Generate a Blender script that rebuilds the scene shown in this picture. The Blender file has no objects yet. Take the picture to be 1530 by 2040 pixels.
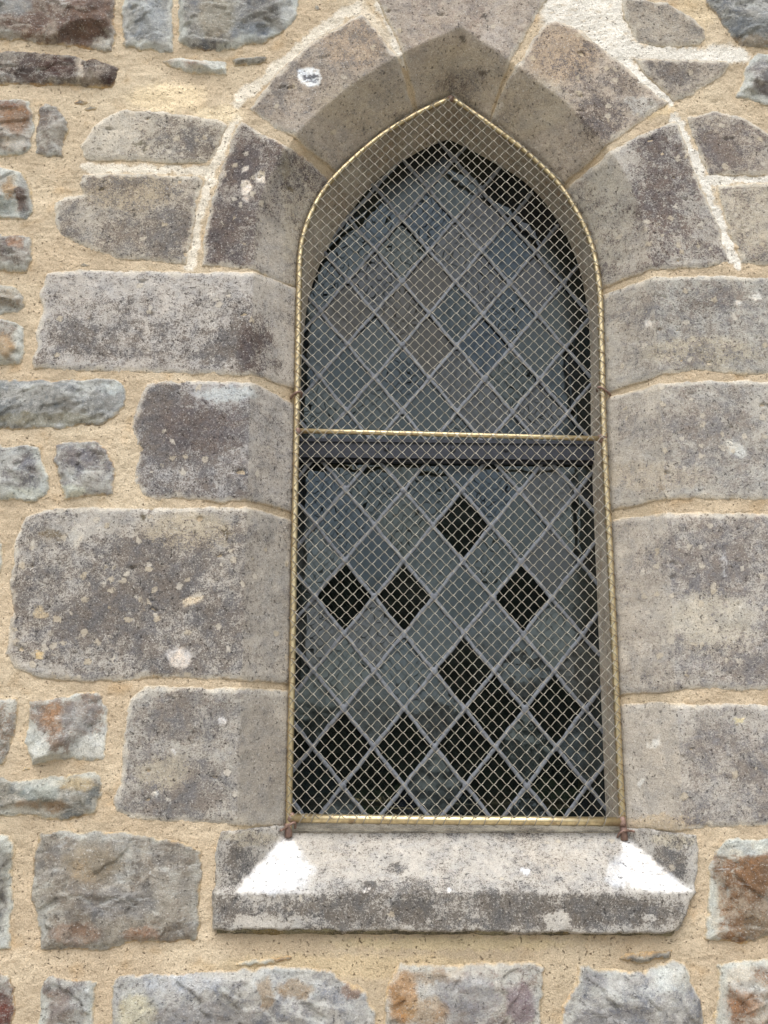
import bpy, math, random
import numpy as np
random.seed(7); RNG = np.random.default_rng(7)
SC = bpy.context.scene
COL = SC.collection

# ------------------------------------------------------------------ camera
F, D = 2080.0, 1.9                      # focal length in photo pixels, metres from camera to the wall face
TH = math.atan(430/2080.); YAW = math.atan(70*math.cos(TH)/2080); RHO = .002
_cp, _sp, _cy, _sy = math.cos(TH), math.sin(TH), math.cos(YAW), math.sin(YAW)
cd = np.array([_sy*_cp, _cy*_cp, _sp]); cr = np.array([_cy, -_sy, 0.]); cu = np.cross(cr, cd)
cr, cu = cr*math.cos(RHO)+cu*math.sin(RHO), cu*math.cos(RHO)-cr*math.sin(RHO)
cam = bpy.data.cameras.new('camera'); co = bpy.data.objects.new('camera', cam); COL.objects.link(co)
from mathutils import Matrix
m = Matrix([[cr[0], cu[0], -cd[0], 0], [cr[1], cu[1], -cd[1], -D], [cr[2], cu[2], -cd[2], 0], [0, 0, 0, 1]])
co.matrix_world = m
cam.sensor_fit = 'HORIZONTAL'; cam.sensor_width = 36; cam.lens = F/1530*36; cam.clip_end = 500; cam.clip_start = .02
SC.camera = co

# ------------------------------------------------------------------ daylight: bright overcast
SUN_EL, SUN_AZ = 60, 190                # azimuth clockwise from +y
W = bpy.data.worlds.new('World'); SC.world = W; W.use_nodes = True
nt = W.node_tree; nt.nodes.clear()
sky = nt.nodes.new('ShaderNodeTexSky'); sky.sky_type = 'NISHITA'; sky.sun_disc = False
sky.sun_elevation = math.radians(SUN_EL); sky.sun_rotation = math.radians(SUN_AZ); sky.dust_density = 3; sky.air_density = 1.0
hs = nt.nodes.new('ShaderNodeHueSaturation'); hs.inputs['Saturation'].default_value = .42
bg = nt.nodes.new('ShaderNodeBackground'); bg.inputs['Strength'].default_value = .15
wo = nt.nodes.new('ShaderNodeOutputWorld')
nt.links.new(sky.outputs[0], hs.inputs['Color']); nt.links.new(hs.outputs[0], bg.inputs['Color']); nt.links.new(bg.outputs[0], wo.inputs['Surface'])
sl = bpy.data.lights.new('sun', 'SUN'); sl.energy = 1.5; sl.angle = math.radians(52); sl.color = (1, .99, .97)
so = bpy.data.objects.new('sun', sl); COL.objects.link(so)
_e, _a = math.radians(SUN_EL), math.radians(SUN_AZ)
from mathutils import Vector
so.rotation_euler = Vector((math.sin(_a)*math.cos(_e), math.cos(_a)*math.cos(_e), math.sin(_e))).to_track_quat('Z', 'Y').to_euler()
so.location = (0, -4, 6)
SC.view_settings.view_transform = 'Standard'; SC.view_settings.look = 'None'; SC.view_settings.gamma = 1
SC.view_settings.exposure = 0.72
SC.render.resolution_x = 768; SC.render.resolution_y = 1024

# ------------------------------------------------------------------ projection helpers
def bp(px, py, y=0.):
    px = np.asarray(px, float); py = np.asarray(py, float)
    vx = cr[0]*(px-765)+cu[0]*(1020-py)+cd[0]*F
    vy = cr[1]*(px-765)+cu[1]*(1020-py)+cd[1]*F
    vz = cr[2]*(px-765)+cu[2]*(1020-py)+cd[2]*F
    t = (np.asarray(y)+D)/vy
    return vx*t, vz*t
def proj(x, y, z):
    a = cr[0]*x+cr[1]*(y+D)+cr[2]*z; b = cu[0]*x+cu[1]*(y+D)+cu[2]*z; c = cd[0]*x+cd[1]*(y+D)+cd[2]*z
    return 765+F*a/c, 1020-F*b/c
def sm(a, b, x):
    t = np.clip((x-a)/(b-a), 0, 1); return t*t*(3-2*t)
def lin(c, k=1.):
    c = np.array(c, float)/255.; return np.minimum(np.where(c <= .04045, c/12.92, ((c+.055)/1.055)**2.4)*k, .93)

# ------------------------------------------------------------------ noise
_P = RNG.permutation(4096); _G = RNG.uniform(-1, 1, (4096, 2)); _G /= np.linalg.norm(_G, axis=1)[:, None]
def perlin(x, y, seed=0):
    xi = np.floor(x).astype(int); yi = np.floor(y).astype(int); xf = x-xi; yf = y-yi
    def g(i, j, dx, dy):
        h = _P[(_P[(xi+i+seed*131) & 4095]+yi+j) & 4095]; v = _G[h]; return v[..., 0]*dx+v[..., 1]*dy
    u = xf*xf*xf*(xf*(xf*6-15)+10); v = yf*yf*yf*(yf*(yf*6-15)+10)
    a = g(0, 0, xf, yf); b = g(1, 0, xf-1, yf); c = g(0, 1, xf, yf-1); d = g(1, 1, xf-1, yf-1)
    return (a+(b-a)*u+(c-a)*v+(a-b-c+d)*u*v)*1.5
def fbm(x, z, f, o=4, seed=0, gain=.5):
    s = 0; a = 1.; n = 0
    for k in range(o):
        s = s+a*perlin(x*f+k*17.3+seed*3.7, z*f+k*9.1-seed*5.3, seed+k); n += a; a *= gain; f *= 2.03
    return s/n

# ------------------------------------------------------------------ the opening and its splayed chamfer
XL, XR = -.1085, .5075
Y1, Y2 = .085, .215                      # depth of the front arris of the opening, depth of the glass
CH = .084                                # width of the chamfer
def catmull(P, n=8):
    P = np.array(P, float); Q = []
    E = np.vstack([2*P[0]-P[1], P, 2*P[-1]-P[-2]])
    for i in range(1, len(E)-2):
        for k in range(n):
            t = k/n; a, b, c, d = E[i-1], E[i], E[i+1], E[i+2]
            Q.append(.5*((2*b)+(-a+c)*t+(2*a-5*b+4*c-d)*t*t+(-a+3*b-3*c+d)*t**3))
    Q.append(P[-1]); return np.array(Q)
def arcpts(pts, y):
    a = np.array(pts, float); x, z = bp(a[:, 0], a[:, 1], y); return np.stack([x, z], 1)
ZS = float(bp(900, 1659, Y1)[1])         # top of the sill under the opening
_L = arcpts([(600, 483), (607, 452), (625, 412), (655, 365), (700, 318), (760, 270), (828, 226), (902, 190)], Y1)
_R = arcpts([(902, 190), (952, 226), (1003, 263), (1058, 306), (1110, 358), (1145, 408), (1172, 465), (1189, 525)], Y1)
APEX = _L[-1]
LC = catmull(np.vstack([[XL, .93], _L])); RC = catmull(np.vstack([_R, [XR, .86]]))
_tl = LC[-1]-LC[-6]; _tr = RC[0]-RC[5]
PLX = np.vstack([[XL, -3], [XL, .5], LC, LC[-1]+_tl/np.linalg.norm(_tl)*2])
PRX = np.vstack([RC[0]+_tr/np.linalg.norm(_tr)*2, RC, [XR, .5], [XR, -3]])
OUT = np.vstack([[[XL, ZS]], [[XL, .3]], [[XL, .6]], LC, RC[1:], [[XR, .6]], [[XR, .3]], [[XR, ZS]]])
def pldist(x, z, P):
    """signed distance, positive to the left of the polyline direction"""
    best = np.full(x.shape, 1e9); sg = np.zeros(x.shape)
    for i in range(len(P)-1):
        ax, az = P[i]; dx, dz = P[i+1]-P[i]; L2 = dx*dx+dz*dz+1e-12
        t = np.clip(((x-ax)*dx+(z-az)*dz)/L2, 0, 1); ex = x-ax-t*dx; ez = z-az-t*dz; d2 = ex*ex+ez*ez
        k = d2 < best; best = np.where(k, d2, best); sg = np.where(k, dx*(z-az)-dz*(x-ax), sg)
    return np.sqrt(best)*np.sign(sg)
# coarse lookup table of the opening distance
_gx = np.arange(-3.0, 3.2, .004); _gz = np.arange(-1.7, 2.9, .004)
_X, _Z = np.meshgrid(_gx, _gz)
_SD = np.maximum(pldist(_X, _Z, PLX), pldist(_X, _Z, PRX))
def lut(T, x, z):
    fx = np.clip((x-_gx[0])/.004, 0, len(_gx)-1.001); fz = np.clip((z-_gz[0])/.004, 0, len(_gz)-1.001)
    i = fx.astype(int); j = fz.astype(int); a = fx-i; b = fz-j
    return (T[j, i]*(1-a)+T[j, i+1]*a)*(1-b)+(T[j+1, i]*(1-a)+T[j+1, i+1]*a)*b
def sdo(x, z): return lut(_SD, x, z)
ZF = float(bp(900, 1779, -.012)[1])      # front arris of the sill slope
def base(x, z):
    b = Y1*np.clip(1-(sdo(x, z)+.0012*perlin(x*30, z*30, 5))/CH, 0, 1)
    return b*sm(ZF-.01, ZF+.01, z)
def sill_depth(x, z):
    s = -.012+(Y1+.012)*np.clip((z-ZF)/(ZS-.004-ZF), 0, 1)
    b = Y1*np.clip(1-sdo(x, z)/CH, 0, 1)
    s = np.where(z > ZF, np.minimum(np.where(sdo(x, z) < CH*.999, b, 0), s), s)
    return s
def bp_surf(px, py, fn=base):
    y = np.zeros(np.shape(px))
    for _ in range(12):
        x, z = bp(px, py, y); y = .5*y+.5*fn(x, z)
    return bp(px, py, y)

# ------------------------------------------------------------------ object helpers
def tag(o, label=None, cat=None, group=None, kind=None):
    if label: o['label'] = label
    if cat: o['category'] = cat
    if group: o['group'] = group
    if kind: o['kind'] = kind
    return o
def empty(name, label, cat, loc=(0, 0, 0), group=None):
    o = bpy.data.objects.new(name, None); COL.objects.link(o); o.location = loc; o.empty_display_size = .1
    return tag(o, label, cat, group)
def mesh_obj(name, V, Fc, mat, parent=None, smooth=True, attrs=None, label=None):
    me = bpy.data.meshes.new(name); V = np.asarray(V, np.float32)
    if parent is not None and parent.location.length > 0: V = V-np.array(parent.location, np.float32)
    if isinstance(Fc, np.ndarray):
        n, k = Fc.shape
        me.vertices.add(len(V)); me.vertices.foreach_set('co', V.ravel())
        me.loops.add(n*k); me.loops.foreach_set('vertex_index', Fc.ravel().astype(np.int32))
        me.polygons.add(n); me.polygons.foreach_set('loop_start', np.arange(0, n*k, k, dtype=np.int32)); me.polygons.foreach_set('loop_total', np.full(n, k, np.int32))
        me.update(calc_edges=True)
    else:
        me.from_pydata(V.tolist(), [], [list(f) for f in Fc])
    me.polygons.foreach_set('use_smooth', np.full(len(me.polygons), smooth))
    for an, av in (attrs or {}).items():
        av = np.asarray(av, np.float32)
        if av.ndim == 2:
            at = me.attributes.new(an, 'FLOAT_COLOR', 'POINT')
            at.data.foreach_set('color', np.hstack([av, np.ones((len(av), 1), np.float32)]).ravel())
        else:
            at = me.attributes.new(an, 'FLOAT', 'POINT'); at.data.foreach_set('value', av)
    me.validate(); me.materials.append(mat)
    o = bpy.data.objects.new(name, me); COL.objects.link(o)
    if parent is not None: o.parent = parent
    if label: o['label'] = label
    return o
class MB:
    def __init__(s): s.v = []; s.f = []
    def add(s, V, Fc):
        b = len(s.v); s.v += [tuple(map(float, p)) for p in V]; s.f += [tuple(i+b for i in f) for f in Fc]
    def box(s, a, b, bev=0):
        x0, y0, z0 = a; x1, y1, z1 = b
        s.add([(x0, y0, z0), (x1, y0, z0), (x1, y1, z0), (x0, y1, z0), (x0, y0, z1), (x1, y0, z1), (x1, y1, z1), (x0, y1, z1)],
              [(0, 3, 2, 1), (4, 5, 6, 7), (0, 1, 5, 4), (1, 2, 6, 5), (2, 3, 7, 6), (3, 0, 4, 7)])
    def tube(s, P, r, n=8, flat=1.):
        P = np.array(P, float); m_ = len(P); T = np.gradient(P, axis=0); T /= np.linalg.norm(T, axis=1)[:, None]+1e-12
        ref = np.array([0, 1., 0]) if abs(T[0][1]) < .9 else np.array([1., 0, 0])
        R = np.broadcast_to(np.asarray(r, float), (m_,)); V = []
        N = ref-T[0]*ref.dot(T[0]); N /= np.linalg.norm(N)
        for i in range(m_):
            N = N-T[i]*N.dot(T[i]); N /= np.linalg.norm(N)+1e-12; Bn = np.cross(T[i], N)
            for k in range(n):
                a = 2*math.pi*k/n; V.append(P[i]+R[i]*(N*math.cos(a)*flat+Bn*math.sin(a)))
        Fc = [(i*n+k, i*n+(k+1) % n, (i+1)*n+(k+1) % n, (i+1)*n+k) for i in range(m_-1) for k in range(n)]
        Fc += [tuple(range(n))[::-1], tuple((m_-1)*n+k for k in range(n))]
        s.add(V, Fc)
    def blob(s, c, r, seed=0, n=10, amp=.15):
        rng = random.Random(seed); V = []; c = np.array(c); r = np.broadcast_to(r, (3,))
        for i in range(n+1):
            th = math.pi*i/n
            for k in range(2*n):
                ph = math.pi*k/n; q = np.array([math.sin(th)*math.cos(ph), math.sin(th)*math.sin(ph), math.cos(th)])
                w = 1+amp*(math.sin(3*q[0]+seed)+math.sin(4*q[1]+2*seed)+math.sin(5*q[2]+seed*1.7))/2
                V.append(c+q*r*w)
        m2 = 2*n
        s.add(V, [(i*m2+k, (i+1)*m2+k, (i+1)*m2+(k+1) % m2, i*m2+(k+1) % m2) for i in range(n) for k in range(m2)])
    def build(s, name, mat, parent=None, smooth=True, label=None): return mesh_obj(name, s.v, s.f, mat, parent, smooth, None, label)

# ------------------------------------------------------------------ materials
class NT:
    def __init__(s, name):
        s.m = bpy.data.materials.new(name); s.m.use_nodes = True; s.t = s.m.node_tree; s.t.nodes.clear()
        s.out = s.n('OutputMaterial')
    def n(s, t, **k):
        o = s.t.nodes.new('ShaderNode'+t)
        for a, b in k.items(): setattr(o, a, b)
        return o
    def put(s, sock, v):
        if isinstance(v, bpy.types.NodeSocket): s.t.links.new(v, sock)
        elif v is not None: sock.default_value = v
    def coord(s): return s.n('TexCoord').outputs['Object']
    def noise(s, scale, detail=6, rough=.6, dist=0, vec=None):
        o = s.n('TexNoise'); s.put(o.inputs['Scale'], scale); o.inputs['Detail'].default_value = detail
        o.inputs['Roughness'].default_value = rough; o.inputs['Distortion'].default_value = dist
        s.put(o.inputs['Vector'], vec or s.coord()); return o.outputs['Fac']
    def vor(s, scale, feature='F1', out='Distance', rnd=1.):
        o = s.n('TexVoronoi', feature=feature); o.inputs['Scale'].default_value = scale; o.inputs['Randomness'].default_value = rnd
        s.put(o.inputs['Vector'], s.coord()); return o.outputs[out]
    def attr(s, name, col=False):
        o = s.n('Attribute'); o.attribute_name = name; return o.outputs['Color' if col else 'Fac']
    def math(s, op, a, b=None, c=None):
        o = s.n('Math', operation=op); s.put(o.inputs[0], a)
        if b is not None: s.put(o.inputs[1], b)
        if c is not None: s.put(o.inputs[2], c)
        return o.outputs[0]
    def rng(s, v, a, b, c=0., d=1.):
        o = s.n('MapRange'); o.interpolation_type = 'SMOOTHSTEP'; s.put(o.inputs[0], v)
        for i, q in enumerate((a, b, c, d)): s.put(o.inputs[i+1], q)
        return o.outputs[0]
    def mix(s, f, a, b, mode='MIX'):
        o = s.n('Mix', data_type='RGBA', blend_type=mode); s.put(o.inputs[0], f)
        for i, q in ((6, a), (7, b)): s.put(o.inputs[i], (tuple(q)+(1,))[:4] if isinstance(q, (tuple, list, np.ndarray)) else q)
        return o.outputs[2]
    def scale(s, c, f):
        o = s.n('VectorMath', operation='SCALE'); s.put(o.inputs[0], c); s.put(o.inputs['Scale'], f); return o.outputs[0]
    def bump(s, h, strength, dist, nrm=None):
        o = s.n('Bump'); o.inputs['Strength'].default_value = strength; o.inputs['Distance'].default_value = dist
        s.put(o.inputs['Height'], h)
        if nrm is not None: s.put(o.inputs['Normal'], nrm)
        return o.outputs[0]
    def bsdf(s, col, rough=.9, metal=0., nrm=None, spec=.3):
        o = s.n('BsdfPrincipled'); s.put(o.inputs['Base Color'], (tuple(col)+(1,))[:4] if isinstance(col, (tuple, list, np.ndarray)) else col)
        s.put(o.inputs['Roughness'], rough); s.put(o.inputs['Metallic'], metal); o.inputs['Specular IOR Level'].default_value = spec
        if nrm is not None: s.put(o.inputs['Normal'], nrm)
        return o.outputs[0]
    def done(s, sh): s.put(s.out.inputs['Surface'], sh); return s.m

def stone_mat(name, rubble):
    g = NT(name); c1 = g.attr('Col', True); c2 = g.attr('Col2', True); mk = g.attr('Mask'); li = g.attr('Lich')
    n1 = g.noise(110 if not rubble else 75, 9, .74, .2); n2 = g.noise(400, 4, .75); n3 = g.noise(22, 6, .65, .5)
    v = g.math('ADD', mk, g.math('MULTIPLY', g.math('SUBTRACT', n1, .5), 2.0 if not rubble else 1.3))
    v = g.math('ADD', v, g.math('MULTIPLY', g.math('SUBTRACT', n2, .5), 3.0 if not rubble else 1.4))
    n4 = g.noise(38, 5, .62, .4); n5 = g.noise(1100, 2, .6)
    c2v = g.mix(g.rng(n4, .35, .65), g.mix(1., c2, (1.10, 1.0, .88), 'MULTIPLY'), g.mix(1., c2, (.88, .89, .91), 'MULTIPLY'))
    c2v = g.scale(c2v, g.rng(n1, .25, .8, .78, 1.30))
    c1v = g.mix(g.rng(n4, .4, .7), g.mix(1., c1, (1.03, 1.01, .97), 'MULTIPLY'), g.mix(1., c1, (.86, .87, .88), 'MULTIPLY'))
    halo = g.math('MULTIPLY', g.rng(v, .05, .6), .42)
    fac = g.rng(v, .40, .66)
    col = g.mix(fac, g.mix(halo, c1v, g.mix(.5, c2v, (.26, .22, .18))), c2v)
    col = g.scale(col, g.rng(n5, .3, .7, .84, 1.14))
    # broad tint, grain, pits with the shade of their hollows put into the colour
    col = g.scale(col, g.rng(n3, .25, .75, .86, 1.15))
    col = g.mix(g.rng(g.noise(9, 4, .6), .45, .7, 0, .35), col, g.mix(1., col, (1.05, .99, .91), 'MULTIPLY'))
    col = g.scale(col, g.rng(n2, .3, .72, .76, 1.26))
    n6 = g.noise(300, 3, .6); n7 = g.noise(240, 3, .6, 0, None)
    speck = g.math('MULTIPLY', g.rng(n6, .575, .64), g.rng(v, .0, .5, .15, .70))
    if rubble:
        speck = g.math('MULTIPLY', speck, .35)
        mp = g.n('Mapping'); g.put(mp.inputs[0], g.coord()); mp.inputs['Scale'].default_value = (.45, 1, 1.5); mp.inputs['Rotation'].default_value = (0, .25, 0)
        st = g.noise(45, 7, .7, 1.2, mp.outputs[0])
        col = g.mix(g.rng(st, .55, .75, 0, .55), col, (.66, .67, .65)); col = g.mix(g.rng(st, .44, .28, 0, .55), col, g.mix(1., col, (.50, .50, .52), 'MULTIPLY'))
    col = g.mix(speck, col, g.mix(1., c2, (.42, .38, .37), 'MULTIPLY'))
    col = g.mix(g.math('MULTIPLY', g.rng(n6, .40, .33), .45), col, (.62, .60, .56))
    pits = g.rng(g.noise(170, 3, .55), .62, .70)
    col = g.scale(col, g.math('SUBTRACT', 1., g.math('MULTIPLY', pits, .22 if rubble else .55)))
    # lichen: cream spots with ragged edges
    vd = g.vor(52); vc = g.n('TexVoronoi', feature='F1'); vc.inputs['Scale'].default_value = 52; g.put(vc.inputs['Vector'], g.coord())
    sep = g.n('SeparateColor'); g.put(sep.inputs[0], vc.outputs['Color'])
    pick = g.rng(g.math('SUBTRACT', g.math('ADD', sep.outputs[0], li), 1.), -.02, .02)
    size = g.math('MULTIPLY_ADD', sep.outputs[1], .34, .06)
    spot = g.math('SUBTRACT', size, g.math('ADD', vd, g.math('MULTIPLY', g.math('SUBTRACT', n1, .5), 1.5)))
    spot = g.math('MULTIPLY', g.rng(spot, 0., .07), pick)
    lc = g.mix(sep.outputs[2], (.60, .55, .47), (.50, .42, .30))
    col = g.mix(g.math('MULTIPLY', spot, .62), col, lc)
    h = g.math('ADD', g.math('MULTIPLY', n2, .6), g.math('MULTIPLY', n1, 1.0 if rubble else .7))
    h = g.math('SUBTRACT', h, g.math('MULTIPLY', pits, .8)); h = g.math('ADD', h, g.math('MULTIPLY', spot, .3))
    nr = g.bump(h, .95 if rubble else .8, .0042)
    ro = g.rng(n1, .3, .7, .62, .9) if rubble else .92
    return g.done(g.bsdf(col, ro, 0, nr, .3))
M_DRESS = stone_mat('dressed_sandstone', False)
M_RUB = stone_mat('rubble_slate', True)
def mortar_mat():
    g = NT('lime_mortar'); c1 = g.attr('Col', True)
    n1 = g.noise(120, 8, .7); n2 = g.noise(420, 3, .7); n3 = g.noise(14, 5, .6)
    col = g.scale(c1, g.rng(n3, .3, .7, .88, 1.10)); col = g.scale(col, g.rng(n2, .3, .7, .82, 1.15))
    col = g.mix(g.rng(n1, .5, .8, 0, .5), col, g.mix(1., col, (.92, .82, .72), 'MULTIPLY'))
    dk = g.math('MULTIPLY', g.rng(g.noise(190, 4, .6), .61, .70), g.rng(n3, .36, .56))
    col = g.mix(g.math('MULTIPLY', dk, .75), col, (.12, .075, .045))
    h = g.math('ADD', g.math('MULTIPLY', n1, .95), g.math('MULTIPLY', n2, .35)); h = g.math('SUBTRACT', h, dk)
    return g.done(g.bsdf(col, .95, 0, g.bump(h, 1., .006), .2))
M_MORT = mortar_mat()
def metal_mat(name, c1, c2, rough, metal, dirt, sc=90):
    g = NT(name); n = g.noise(sc, 6, .65); n2 = g.noise(900, 2, .5)
    col = g.mix(g.rng(n, .38, .68), c1, c2); col = g.mix(g.rng(g.noise(40, 4, .6), .58, .75, 0, dirt), col, (.16, .09, .06))
    return g.done(g.bsdf(col, g.rng(n, .3, .7, rough, rough+.2), metal, g.bump(n2, .15, .001), .5))
M_BRASS = metal_mat('aged_brass_tube', (.68, .56, .33), (.48, .38, .23), .30, .9, .55)
M_WIRE = metal_mat('aged_brass_wire', (.39, .36, .30), (.25, .228, .18), .40, .6, .35, 60)
M_BRAZE = metal_mat('brazed_copper_joint', (.20, .13, .11), (.30, .20, .15), .5, .5, .5, 200)
M_LEAD = metal_mat('lead_came', (.24, .255, .28), (.15, .16, .18), .55, .25, .0, 160)
M_STEEL = metal_mat('dark_painted_transom', (.016, .019, .028), (.034, .038, .052), .5, .0, .0, 140)
def glass_mat():
    g = NT('leaded_glass'); tint = g.attr('Col', True); tx = g.attr('Mask')
    n1 = g.noise(14, 2, .5); n2 = g.noise(230, 3, .6)
    h = g.math('ADD', g.math('MULTIPLY', n1, 1.6), g.math('MULTIPLY', g.math('MULTIPLY', n2, tx), .22))
    nr = g.bump(h, .30, .004)
    fr = g.n('Fresnel'); fr.inputs['IOR'].default_value = 1.52; g.put(fr.inputs['Normal'], nr)
    gl = g.n('BsdfGlossy'); gl.inputs['Roughness'].default_value = .006; g.put(gl.inputs['Color'], g.attr('Sheen', True)); g.put(gl.inputs['Normal'], nr)
    tint = g.scale(tint, g.rng(g.noise(60, 5, .65), .3, .7, .45, 1.6)); tr = g.n('BsdfTransparent'); g.put(tr.inputs['Color'], g.scale(tint, 6.))
    df = g.n('BsdfDiffuse'); g.put(df.inputs['Color'], tint)
    m1 = g.n('MixShader'); m1.inputs[0].default_value = .75; g.put(m1.inputs[1], tr.outputs[0]); g.put(m1.inputs[2], df.outputs[0])
    m2 = g.n('MixShader'); g.put(m2.inputs[0], g.math('MINIMUM', g.math('MULTIPLY', fr.outputs[0], 1.42), 1.)); g.put(m2.inputs[1], m1.outputs[0]); g.put(m2.inputs[2], gl.outputs[0])
    return g.done(m2.outputs[0])
M_GLASS = glass_mat()
def plain_mat(name, c1, c2, sc, rough=.95):
    g = NT(name); n = g.noise(sc, 8, .65); return g.done(g.bsdf(g.mix(g.rng(n, .35, .65), c1, c2), rough, 0, g.bump(n, .4, .05), .2))
M_GRASS = plain_mat('mown_grass', (.03, .055, .015), (.06, .09, .03), 6)
M_LEAF = plain_mat('hedgerow_leaves', (.008, .013, .006), (.028, .042, .014), 3)
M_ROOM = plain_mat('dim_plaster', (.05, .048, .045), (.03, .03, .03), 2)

# ------------------------------------------------------------------ height field stones
KA = 1.10                                 # photo brightness to surface colour
def sdpoly(x, z, P):
    best = np.full(x.shape, 1e9); ins = np.zeros(x.shape, bool); n = len(P)
    for i in range(n):
        ax, az = P[i]; bx, bz = P[(i+1) % n]; dx, dz = bx-ax, bz-az
        t = np.clip(((x-ax)*dx+(z-az)*dz)/(dx*dx+dz*dz+1e-12), 0, 1)
        best = np.minimum(best, (x-ax-t*dx)**2+(z-az-t*dz)**2)
        if abs(dz) > 1e-12:
            c = ((az > z) != (bz > z)) & (x < dx*(z-az)/dz+ax); ins ^= c
    return np.where(ins, 1, -1)*np.sqrt(best)
def calm(c, rub=False):
    a = lin(c, KA); g_ = a.mean()*np.array([1.03, 1., .95]); k = .2 if rub else .76
    return (a*(1-k)+g_*k)*(1.0 if rub else 1.02)
def grid(x0, x1, z0, z1, s):
    xs = np.arange(x0, x1+s, s); zs = np.arange(z0, z1+s, s); X, Z = np.meshgrid(xs, zs); return X, Z
def snap_open(X, Z, s, sill=False):
    """pull the verts just inside the opening onto its outline, return keep mask"""
    X = X.copy(); Z = Z.copy()
    def o(x, z):
        a = sdo(x, z); return np.maximum(a, ZS-z)
    d = o(X, Z); near = (d < 0) & (d > -1.6*s)
    for _ in range(3):
        d = o(X, Z); e = .001
        gx = (o(X+e, Z)-o(X-e, Z))/(2*e); gz = (o(X, Z+e)-o(X, Z-e))/(2*e); L = gx*gx+gz*gz+1e-6
        X = np.where(near, X-d*gx/L, X); Z = np.where(near, Z-d*gz/L, Z)
    return X, Z, (o(X, Z) > -.0008)
def to_mesh(name, X, Y, Z, keep, mat, parent, cols, label=None):
    r, c = X.shape; idx = np.arange(r*c).reshape(r, c)
    q = keep[:-1, :-1] & keep[1:, :-1] & keep[1:, 1:] & keep[:-1, 1:]
    Fq = np.stack([idx[:-1, :-1][q], idx[:-1, 1:][q], idx[1:, 1:][q], idx[1:, :-1][q]], 1)
    if len(Fq) == 0: return None
    used = np.unique(Fq); mp = np.full(r*c, -1); mp[used] = np.arange(len(used))
    V = np.stack([X.ravel()[used], Y.ravel()[used], Z.ravel()[used]], 1)
    at = {k: (v.reshape(-1, 3)[used] if v.ndim == 3 else v.ravel()[used]) for k, v in cols.items()}
    return mesh_obj(name, V, mp[Fq], mat, parent, True, at, label)
def paint(U, Vv, cols, ops, seed):
    C1, C2, M, Lh = cols
    wu = U+14*fbm(U, Vv, 1/28., 4, seed+3)+7*fbm(U, Vv, 1/7., 3, seed+13); wv = Vv+14*fbm(U, Vv, 1/28., 4, seed+9)+7*fbm(U, Vv, 1/7., 3, seed+19)
    for op in ops:
        k = op[0]
        if k in 'mcdlb':
            _, x, y, rx, ry = op[:5]; e = np.sqrt(((wu-x)/rx)**2+((wv-y)/ry)**2); f = 1-sm(.7, 1.2, e)
            if k == 'm': M += f*op[5]
            elif k == 'l': Lh += f*op[5]
            elif k == 'c': C1[:] = C1*(1-f[..., None]*op[6])+lin(op[5], KA)*f[..., None]*op[6]
            elif k == 'd': C2[:] = C2*(1-f[..., None]*op[6])+calm(op[5])*f[..., None]*op[6]
            elif k == 'b':
                f = f*op[6]; C1[:] = C1*(1-f[..., None])+lin(op[5], KA)*f[..., None]; C2[:] = C2*(1-f[..., None])+lin(op[5], KA)*f[..., None]
        elif k == 'P':    # polygon patch in both colours
            _, pts, colr, soft, st = op; f = sm(-soft, soft, sdpoly(wu*.35+U*.65, wv*.35+Vv*.65, np.array(pts, float))+soft*.9*fbm(U*.6, Vv*1.5, 1/9., 4, seed+29))*st*(1-.6*sm(.12, .45, fbm(U*.5+Vv*.2, Vv*1.7, 1/9., 4, seed+31)))
            C1[:] = C1*(1-f[..., None])+lin(colr, KA)*f[..., None]; C2[:] = C2*(1-f[..., None])+lin(colr, KA*.93)*f[..., None]
        elif k == 'L':    # polyline strip (both colours)
            _, pts, wd, colr, st = op; d = np.full(U.shape, 1e9)
            for i in range(len(pts)-1):
                ax, ay = pts[i]; dx, dy = pts[i+1][0]-ax, pts[i+1][1]-ay; t = np.clip(((wu-ax)*dx+(wv-ay)*dy)/(dx*dx+dy*dy), 0, 1)
                d = np.minimum(d, np.hypot(wu-ax-t*dx, wv-ay-t*dy))
            f = (1-sm(wd*.6, wd*1.1, d))*st
            C1[:] = C1*(1-f[..., None])+lin(colr, KA)*f[..., None]; C2[:] = C2*(1-f[..., None])+lin(colr, KA)*f[..., None]; M -= f
_sc = [0]
def make_stone(name, pts, kind, pale, dark, mean, parent, ops=(), rim=1., rimc=(176, 176, 166), lich=.0, label=None, step=.0027, relief=1., seed=None, mat=None):
    _sc[0] += 1; sd_ = seed if seed is not None else _sc[0]*7+1
    pts = np.array(pts, float)
    fn = sill_depth if kind == 'sill' else base
    px, pz = bp_surf(pts[:, 0], pts[:, 1], base if kind != 'sill' else (lambda x, z: np.clip(sill_depth(x, z), -.012, 0)))
    P = np.stack([px, pz], 1)
    return stone_world(name, P, kind, pale, dark, mean, parent, ops, rim, rimc, lich, label, step, relief, sd_, fn)
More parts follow.
